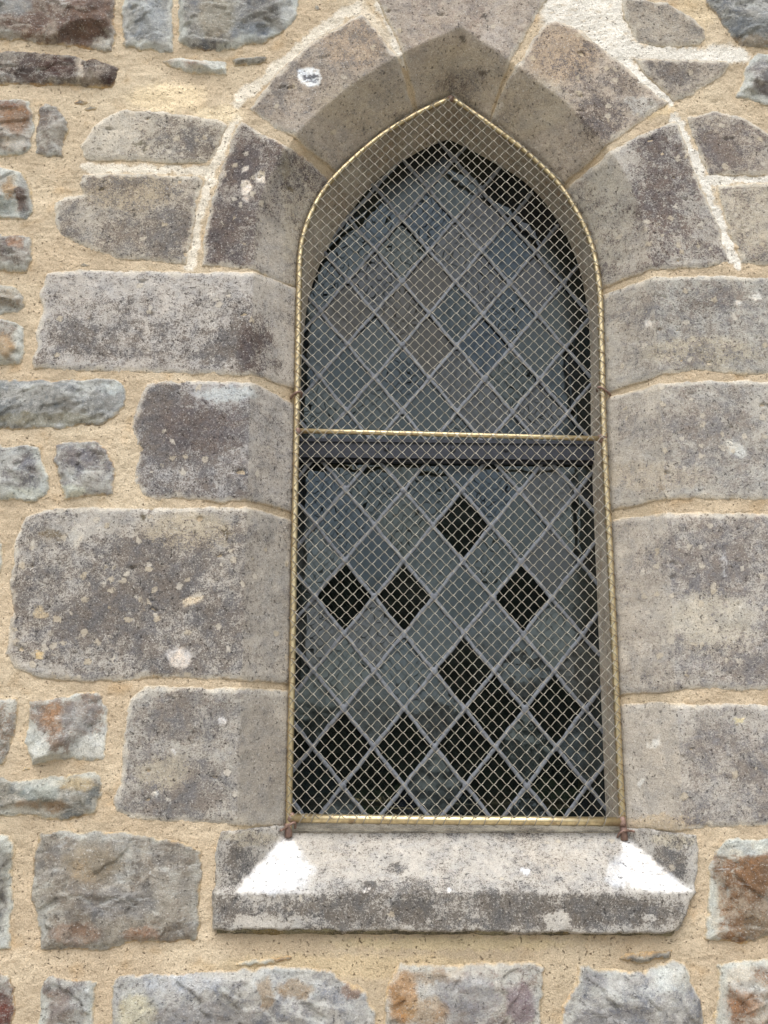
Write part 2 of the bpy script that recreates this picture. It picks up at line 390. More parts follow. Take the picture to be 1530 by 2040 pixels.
def stone_world(name, P, kind, pale, dark, mean, parent, ops, rim, rimc, lich, label, step, relief, sd_, fn):
    rub = kind == 'rubble'; mg = .016
    X, Z = grid(P[:, 0].min()-mg, P[:, 0].max()+mg, P[:, 1].min()-mg, P[:, 1].max()+mg, step)
    wa = .008 if rub else .0048
    wx = X+wa*fbm(X, Z, 26, 4, sd_)+wa*.35*fbm(X, Z, 110, 3, sd_+2); wz = Z+wa*fbm(X, Z, 26, 4, sd_+5)+wa*.35*fbm(X, Z, 110, 3, sd_+6)
    d = sdpoly(wx, wz, P)
    X2, Z2, ok = snap_open(X, Z, step)
    if kind == 'rubble':
        rng = np.random.default_rng(sd_); cx, cz = P.mean(0); sz = max(np.ptp(P[:, 0]), np.ptp(P[:, 1]))
        h = .001+.0035*relief*sm(0, .006, d)+.006*relief*sm(0, .045, d)
        fac = np.full(X.shape, 1e9)
        for k in range(7):
            a = rng.uniform(0, 2*math.pi); sl_ = rng.uniform(.15, .62); of = rng.uniform(.0, .45)*sz*sl_
            fac = np.minimum(fac, of-sl_*((X-cx)*math.cos(a)+(Z-cz)*math.sin(a)*1.3)+.003*fbm(X, Z, 30, 3, sd_+k))
        fac = np.clip(fac, -.003, .026)
        an = rng.uniform(-.5, .5); ca, sa = math.cos(an), math.sin(an); u_ = X*ca+Z*sa; v_ = -X*sa+Z*ca
        t = (fbm(u_*.55, v_, 9, 4, sd_+11)*.5+.5)*6+(v_-cz)*12*rng.uniform(-1, 1); ff = t-np.floor(t); terr = (np.floor(t)+sm(0, .12, ff)+.25*ff)/7
        h = h+sm(.002, .014, d)*relief*(.9*fac+.036*(terr-terr.mean()+.10)+.0045*fbm(X, Z, 24, 4, sd_+4))+.0012*fbm(X, Z, 90, 3, sd_+8)
        h = np.maximum(h, -.001+.004*sm(0, .012, d))
    elif kind == 'sill':
        h = .0042+.0012*fbm(X, Z, 22, 4, sd_)+.0005*fbm(X, Z, 120, 3, sd_+1)
    else:
        h = .0012+.0030*sm(0, .010, d)+relief*(.0020*fbm(X, Z, 10, 3, sd_)+.0013*fbm(X, Z, 45, 4, sd_+1)+.0007*fbm(X, Z, 150, 3, sd_+2))
        pit = fbm(X*.8, Z*1.4, 32, 4, sd_+13); inch = sdo(X, Z) < CH
        h = h-relief*np.where(inch, .2, 1.)*.005*sm(.42, .6, pit)
    if rub:
        rid = np.abs(fbm(X, Z*1.3, 15, 4, sd_+71)); h = h-.0012*relief*(1-sm(0, .03, rid))*sm(.004, .02, d)*sm(0, .3, fbm(X, Z, 9, 2, sd_+72))
    h = h-.012*sm(.0008, -.006, d)*(1 if kind != 'sill' else 1.2)
    Y = fn(X2, Z2)-h
    so_ = np.maximum(sdo(X2, Z2), ZS-Z2)
    if kind != 'sill': Y = Y+.0035*(1-sm(0, .006, so_))
    U, Vv = proj(X2, Y, Z2)
    C1 = np.empty(X.shape+(3,)); C1[:] = lin(pale, KA); C1[:] = C1*.55+.45*C1.mean(axis=2, keepdims=True)*np.array([.99, 1., 1.0]); C2 = np.empty(X.shape+(3,)); C2[:] = calm(dark, rub)
    M = mean-.05+(.50*fbm(X, Z, 13, 5, sd_+21, .6)+.28*fbm(X, Z, 60, 4, sd_+22)+(.28*fbm(X, Z, 5, 2, sd_+24) if not rub else 0))*(1. if not rub else 1.2); Lh = lich+.3*fbm(X, Z, 8, 2, sd_+23)*(lich > 0)
    if rub:
        C1[:] = C1*.72+.28*lin((180, 176, 164), KA); C2[:] = C2*.85+.15*lin((128, 120, 108), KA)
    if rub:   # bedding streaks and blue to brown drift
        f = sm(-.25, .35, fbm(X, Z*1.6, 11, 4, sd_+31))[..., None]
        C1[:] = C1*(1-.22*f)+.22*f*lin((120, 112, 100), KA)
        f2 = sm(.05, .5, fbm(X*.7, Z*2., 20, 4, sd_+33))[..., None]; C1[:] = C1*(1-f2*.35)+lin((190, 196, 196), KA)*f2*.35
    else:
        inch = (sdo(X2, Z2) < CH)
        if kind == 'dressed':
            k = np.where(inch, 1., 0.); M = M-.22*k
            f = (k*.45)[..., None]; C1[:] = C1*(1-f)+lin((168, 160, 148), KA)*f
    if rub:
        lip = (np.exp(-(ff/.10))+np.exp(-((1-ff)/.05))*.3)*sm(-.1, .3, fbm(X, Z, 25, 3, sd_+73)); lip = np.clip(lip, 0, 1)*.55*relief
        C1[:] = C1*(1-lip[..., None])+lin((186, 188, 182), KA)*lip[..., None]; M = M-lip*.7
    paint(U, Vv, (C1, C2, M, Lh), ops, sd_)
    if rim > 0:
        rw = .011 if rub else .007
        rr = (1-sm(rw*.3, rw*1.6, d+.012*fbm(X, Z, 40, 4, sd_+41)+(.034*fbm(X, Z, 10, 3, sd_+43)-.000 if rub else 0)))*rim*(.55+.45*math.sin(sd_*2.3) if rub else 1)
        if not rub: rr = rr*np.where(sdo(X2, Z2) < CH*.9, .35, 1.)
        C1[:] = C1*(1-rr[..., None])+lin(rimc, KA)*rr[..., None]; M = M-rr*.55
        C2[:] = C2*(1-rr[..., None]*.6)+lin(rimc, KA)*rr[..., None]*.6
    # mortar smeared over the very edge
    er = (1-sm(-.001, .0035, d+.004*fbm(X, Z, 60, 3, sd_+51)))[..., None]*(.75 if rub else .4)
    if kind != 'sill':
        C1[:] = C1*(1-er)+lin((206, 182, 140), KA)*er; C2[:] = C2*(1-er)+lin((196, 166, 120), KA)*er
    keep = ok & (d > -.007)
    return to_mesh(name, X2, Y, Z2, keep, M_RUB if rub else M_DRESS, parent, {'Col': C1, 'Col2': C2, 'Mask': M, 'Lich': np.clip(Lh, 0, 1)}, label)

# ------------------------------------------------------------------ THE WALL
wall = empty('stone_wall', 'rough grey and rusty rubble stone wall bedded in sandy ochre mortar around the window', 'wall')
surround = empty('window_surround', 'pale dressed stone arch and jambs with a splayed edge framing the pointed window', 'stone surround', (0, 0, 0))
# mortar sheet
PALE = (222, 213, 196); CRM = (224, 219, 208)
mortar_ops = [
 ('L', [(470, 232), (440, 300), (412, 372), (392, 455), (380, 530)], 11, PALE, 1), ('L', [(165, 335), (300, 338), (415, 342)], 10, PALE, 1),
 ('L', [(1345, 232), (1385, 320), (1420, 410), (1468, 530)], 12, CRM, 1), ('L', [(1405, 358), (1545, 357)], 10, CRM, 1),
 ('L', [(1230, 110), (1270, 150), (1330, 200)], 16, CRM, 1), ('L', [(1250, 102), (1400, 112), (1475, 112)], 17, CRM, .95),
 ('L', [(470, 205), (540, 145), (620, 78), (705, 15)], 14, PALE, .95), ('L', [(715, 12), (760, 65), (800, 120)], 12, PALE, .5), ('L', [(755, 5), (785, 70), (815, 140)], 9, CRM, .7),
 ('b', 330, 195, 80, 30, (225, 206, 172), .9), ('b', 430, 228, 55, 18, (225, 208, 176), .8),
 ('P', [(1075, -20), (1240, -20), (1250, 30), (1270, 100), (1235, 125), (1120, 75), (1080, 60)], CRM, 12, .95), ('b', 1440, 110, 50, 22, CRM, .8), ('b', 1380, 30, 40, 40, (215, 195, 160), .5),
 ('b', 1290, 218, 60, 16, (212, 190, 152), .6), ('b', 700, 1925, 300, 25, (206, 186, 148), .5), ('b', 900, 1880, 250, 14, (198, 182, 145), .6), ('b', 550, 1645, 80, 12, (205, 185, 150), .6),
]
def mortar_sheet(x0, x1, z0, z1, step, name, hole=None):
    X, Z = grid(x0, x1, z0, z1, step); X2, Z2, ok = snap_open(X, Z, step)
    if hole is not None: ok &= ~((X > hole[0]) & (X < hole[1]) & (Z > hole[2]) & (Z < hole[3]))
    h = .0030*fbm(X, Z, 7, 3, 60)+.0036*fbm(X*.7, Z, 34, 4, 61)+.0014*fbm(X, Z, 120, 3, 62)-.002*sm(.35, .6, fbm(X, Z*1.5, 55, 3, 64))
    near = sm(.02, .12, sdo(X, Z)); h = h*(.35+.65*near)-.003*(1-near)
    Y = base(X2, Z2)-h
    U, Vv = proj(X2, Y, Z2)
    C1 = np.empty(X.shape+(3,)); C1[:] = lin((190, 172, 146), KA); C2 = C1.copy(); M = np.zeros(X.shape); Lh = M.copy()
    f = sm(-.3, .5, fbm(X, Z, 6, 4, 66))[..., None]; C1[:] = C1*(1-f*.5)+lin((214, 200, 174), KA)*f*.5
    f = sm(.1, .6, fbm(X, Z, 18, 4, 67))[..., None]; C1[:] = C1*(1-f*.5)+lin((186, 156, 116), KA)*f*.5
    # joints on the splay are pinker and duller
    f = ((1-sm(.6, 1.1, sdo(X, Z)/CH))*.4)[..., None]; C1[:] = C1*(1-f)+lin((176, 160, 134), KA)*f
    paint(U, Vv, (C1, C2, M, Lh), mortar_ops, 70)
    return to_mesh(name, X2, Y, Z2, ok, M_MORT, wall, {'Col': C1})
FX0, FX1, FZ0, FZ1 = -.90, 1.05, -.68, 1.66
mortar_sheet(FX0, FX1, FZ0, FZ1, .0028, 'mortar')

BL = (150, 156, 160); GB = (128, 134, 140); DG = (98, 100, 104); RU = (140, 98, 62); BR = (120, 98, 84); TAN = (165, 140, 108)
rub = [
 ([(-40, -40), (230, -40), (228, 60), (226, 108), (190, 98), (100, 90), (0, 80), (-40, 80)], (150, 118, 92), (98, 74, 64), .55, [('b', 20, 10, 45, 22, (135, 138, 138), .8), ('m', 170, 45, 60, 60, .25), ('b', 205, 95, 22, 18, (190, 188, 180), .8)], 'red-brown stone at the top left corner'),
 ([(242, -40), (345, -40), (345, 106), (325, 108), (290, 100), (245, 92)], (172, 178, 178), (120, 130, 138), .45, [('c', 300, 40, 30, 40, (150, 158, 165), .6)], 'narrow pale blue-grey stone at the top edge'),
 ([(355, -40), (600, -40), (594, 40), (565, 65), (520, 85), (440, 104), (400, 100), (355, 92)], (140, 144, 142), (92, 98, 106), .50, [('b', 520, 20, 40, 30, (96, 96, 94), .6), ('b', 505, 62, 45, 18, (108, 118, 130), .7), ('b', 430, 30, 40, 50, (140, 132, 112), .5), ('b', 575, 25, 22, 40, (190, 194, 194), .7)], 'big dark slate-grey stone at the top edge'),
 ([(-40, 102), (30, 103), (150, 112), (205, 122), (236, 138), (238, 156), (222, 173), (150, 173), (60, 170), (-40, 168)], (130, 104, 82), (62, 46, 44), .62, [('b', 157, 140, 10, 30, (185, 175, 160), .9), ('b', 120, 130, 40, 20, (66, 44, 40), .6), ('b', 228, 155, 12, 14, (60, 42, 38), .8)], 'long thin rust-black stone'),
 ([(325, 122), (350, 115), (400, 118), (452, 125), (456, 147), (430, 152), (385, 150), (345, 138)], (200, 182, 162), (150, 118, 98), .35, [], None),
 ([(462, 118), (500, 112), (528, 111), (529, 126), (500, 132), (465, 136)], (140, 136, 122), (100, 98, 90), .5, [], None),
 ([(-40, 200), (35, 196), (62, 205), (68, 230), (68, 270), (60, 300), (40, 313), (0, 312), (-40, 310)], (165, 160, 152), (112, 98, 86), .5, [('b', 30, 232, 38, 32, (134, 104, 78), .8), ('b', 15, 205, 25, 10, (110, 80, 70), .6), ('b', 30, 285, 30, 14, (205, 203, 196), .6)], None),
 ([(75, 215), (90, 204), (115, 212), (136, 245), (141, 258), (128, 280), (125, 316), (100, 315), (74, 308), (73, 260)], (165, 160, 150), (112, 104, 100), .55, [], None),
 ([(-40, 330), (20, 335), (45, 345), (62, 380), (66, 420), (50, 438), (0, 435), (-40, 438)], (178, 176, 168), (130, 104, 80), .42, [('b', 50, 385, 20, 40, (74, 52, 44), .85), ('b', 55, 425, 14, 14, (38, 34, 42), .9), ('b', 18, 372, 14, 24, (160, 130, 90), .7), ('b', 5, 410, 28, 25, (150, 160, 156), .7)], 'stone with a blackened rusty right edge'),
 ([(-40, 465), (30, 468), (62, 470), (62, 520), (50, 540), (0, 543), (-40, 545)], (160, 154, 144), (104, 96, 94), .55, [('b', 30, 480, 18, 14, (140, 108, 84), .6)], None),
 ([(-40, 565), (25, 568), (48, 590), (52, 612), (38, 626), (-40, 628)], (178, 172, 158), (128, 116, 98), .45, [('b', 20, 580, 26, 14, (130, 118, 98), .6)], None),
 ([(-40, 633), (30, 640), (52, 652), (48, 700), (38, 728), (15, 732), (-40, 725)], (168, 162, 150), (112, 106, 102), .5, [('b', 10, 690, 25, 22, (168, 140, 100), .6)], None),
 ([(-40, 762), (10, 755), (60, 754), (130, 758), (200, 755), (246, 758), (258, 775), (250, 812), (225, 832), (200, 845), (140, 852), (60, 856), (-40, 852)], (160, 168, 172), (108, 116, 120), .50, [('b', 90, 835, 130, 14, (118, 114, 92), .6), ('b', 225, 795, 40, 36, (120, 124, 128), .5), ('b', 235, 770, 30, 15, (182, 188, 186), .8)], 'long blue-grey stone with a pale chipped top edge'),
 ([(-40, 885), (10, 888), (50, 885), (82, 895), (86, 930), (98, 950), (96, 985), (70, 1001), (30, 998), (-40, 990)], (158, 166, 168), (102, 104, 112), .5, [('b', 55, 985, 40, 14, (192, 198, 190), .8)], None),
 ([(108, 885), (140, 878), (195, 880), (215, 900), (229, 945), (226, 985), (190, 990), (130, 995), (118, 960), (108, 920)], (165, 170, 172), (104, 104, 112), .5, [('m', 165, 915, 35, 25, .3), ('b', 140, 980, 30, 14, (200, 206, 196), .8)], 'small squarish stone with pale bleached rim'),
 ([(-40, 1060), (2, 1070), (6, 1110), (5, 1142), (-40, 1150)], (175, 172, 165), (130, 126, 120), .4, [], None),
 ([(-40, 1393), (30, 1390), (39, 1412), (30, 1460), (18, 1500), (8, 1522), (-40, 1522)], (172, 170, 160), (120, 104, 90), .5, [], None),
 ([(55, 1395), (120, 1388), (185, 1377), (206, 1384), (213, 1410), (215, 1480), (206, 1516), (150, 1512), (90, 1520), (62, 1523), (52, 1480)], (198, 202, 196), (124, 112, 104), .62, [('b', 103, 1428, 24, 30, (138, 108, 80), .7), ('b', 160, 1430, 38, 34, (122, 118, 116), .6), ('m', 200, 1490, 60, 30, -.6), ('m', 65, 1500, 30, 40, -.6)], 'rust-stained stone with a whitish rim'),
 ([(-40, 1548), (60, 1552), (190, 1538), (202, 1548), (200, 1592), (192, 1620), (120, 1634), (40, 1625), (-40, 1630)], (160, 156, 140), (100, 106, 104), .5, [('b', 75, 1610, 60, 16, (142, 116, 84), .6), ('b', 75, 1580, 45, 18, (98, 110, 108), .6), ('b', 150, 1560, 40, 16, (176, 158, 120), .6)], None),
 ([(80, 1662), (110, 1658), (240, 1655), (320, 1672), (400, 1688), (402, 1720), (398, 1800), (397, 1870), (340, 1878), (270, 1878), (210, 1895), (180, 1890), (120, 1895), (80, 1898), (78, 1850), (65, 1790), (66, 1720)], (146, 138, 124), (108, 104, 98), .5, [('b', 180, 1720, 60, 36, (150, 138, 116), .6), ('b', 230, 1800, 80, 30, (112, 114, 118), .5), ('b', 150, 1860, 50, 24, (136, 108, 90), .5), ('b', 280, 1862, 40, 16, (150, 112, 84), .5)], 'large flaked grey-brown stone'),
 ([(-40, 1660), (20, 1665), (27, 1700), (23, 1760), (29, 1790), (19, 1850), (21, 1892), (-40, 1895)], (165, 172, 168), (104, 108, 112), .5, [], None),
 ([(-40, 1940), (15, 1944), (31, 1985), (28, 2090), (-40, 2090)], (150, 142, 134), (92, 54, 46), .6, [('b', 5, 2010, 30, 30, (84, 46, 40), .7)], 'dark red stone in the bottom left corner'),
 ([(85, 1950), (110, 1942), (150, 1952), (195, 1955), (193, 2000), (186, 2090), (68, 2090), (80, 2000)], (168, 172, 170), (108, 106, 106), .55, [('b', 110, 2005, 30, 40, (126, 114, 106), .6), ('b', 175, 2000, 14, 40, (190, 192, 188), .7)], None),
 ([(222, 1962), (240, 1943), (330, 1940), (440, 1932), (560, 1928), (660, 1932), (690, 1955), (730, 1980), (746, 2020), (742, 2090), (225, 2090), (222, 2000)], (178, 182, 184), (116, 122, 132), .48, [('b', 270, 2020, 40, 40, (198, 190, 156), .6), ('b', 590, 1972, 40, 20, (146, 122, 84), .6), ('b', 530, 1980, 16, 34, (142, 116, 76), .6), ('b', 700, 1975, 22, 14, (122, 92, 72), .7), ('b', 400, 2025, 120, 25, (126, 126, 128), .6), ('b', 360, 1960, 90, 18, (186, 192, 200), .5)], 'longest rubble stone, whitish blue-grey with ochre spots'),
 ([(455, 1922), (505, 1911), (546, 1911), (548, 1920), (480, 1923)], (138, 138, 124), (96, 104, 102), .5, [], None),
 ([(800, 1920), (860, 1925), (960, 1918), (1062, 1917), (1084, 1930), (1080, 1980), (1070, 2090), (768, 2090), (765, 2000), (775, 1960)], (190, 186, 176), (120, 112, 112), .45, [('b', 800, 1985, 34, 60, (166, 126, 76), .75), ('b', 870, 1945, 60, 16, (136, 112, 80), .6), ('b', 1040, 2000, 30, 45, (110, 92, 104), .7), ('b', 930, 1990, 70, 50, (160, 164, 172), .5), ('b', 850, 2015, 50, 30, (168, 140, 100), .5)], 'orange-stained stone below the sill'),
 ([(1155, 1925), (1200, 1932), (1280, 1936), (1335, 1911), (1366, 1922), (1390, 1980), (1401, 2012), (1396, 2090), (1103, 2090), (1120, 2010), (1145, 1975)], (176, 180, 182), (112, 118, 128), .48, [('b', 1180, 1950, 30, 20, (120, 122, 128), .6), ('b', 1340, 1950, 40, 26, (196, 200, 196), .6), ('b', 1215, 2030, 70, 24, (104, 106, 112), .6)], None),
 ([(1430, 1920), (1480, 1910), (1580, 1912), (1580, 2090), (1424, 2090), (1425, 2000)], (186, 172, 150), (134, 100, 72), .45, [('b', 1460, 1940, 40, 20, (200, 194, 178), .7), ('b', 1480, 2000, 40, 25, (148, 110, 78), .6)], None),
 ([(1235, 1906), (1260, 1898), (1340, 1898), (1336, 1911), (1262, 1917)], (150, 142, 124), (96, 94, 90), .5, [], None),
 ([(1420, 1690), (1440, 1672), (1500, 1668), (1580, 1675), (1580, 1862), (1530, 1866), (1480, 1879), (1440, 1873), (1408, 1871), (1405, 1830), (1412, 1780), (1412, 1740)], (172, 140, 96), (122, 88, 54), .6, [('b', 1480, 1685, 70, 22, (178, 184, 180), .8), ('b', 1420, 1820, 16, 55, (188, 188, 178), .8), ('b', 1510, 1845, 40, 30, (120, 112, 96), .5)], 'rusty brown stone beside the sill'),
 ([(1400, -40), (1405, 8), (1425, 30), (1440, 55), (1462, 80), (1477, 96), (1580, 95), (1580, -40)], (142, 150, 154), (88, 98, 108), .5, [('b', 1490, 50, 60, 20, (96, 106, 116), .5), ('b', 1500, 85, 50, 10, (150, 130, 104), .6)], 'blue-black layered stone in the top right corner'),
 ([(1492, 120), (1510, 107), (1580, 105), (1580, 208), (1522, 209), (1485, 200), (1468, 190), (1480, 150)], (150, 148, 148), (100, 98, 102), .55, [], None),
]
for pts, c1, c2, mn, ops, lb in rub:
    make_stone('rubble_stone', pts, 'rubble', c1, c2, mn, wall, ops, .75, (188, 192, 186), .0, lb)
# small stone chips pressed into the mortar
for i, (x, y, a, b) in enumerate([(160, 205, 16, 6), (168, 528, 12, 5), (182, 216, 12, 5), (632, 14, 8, 9), (55, 1535, 10, 4), (560, 1912, 22, 4)]):
    pp = [(x+a*math.cos(t), y+b*math.sin(t)) for t in np.linspace(0, 6.28, 9)[:-1]]
    make_stone('stone_chip', pp, 'rubble', (150, 140, 120), (110, 104, 94), .5, wall, [], .2, relief=.35)

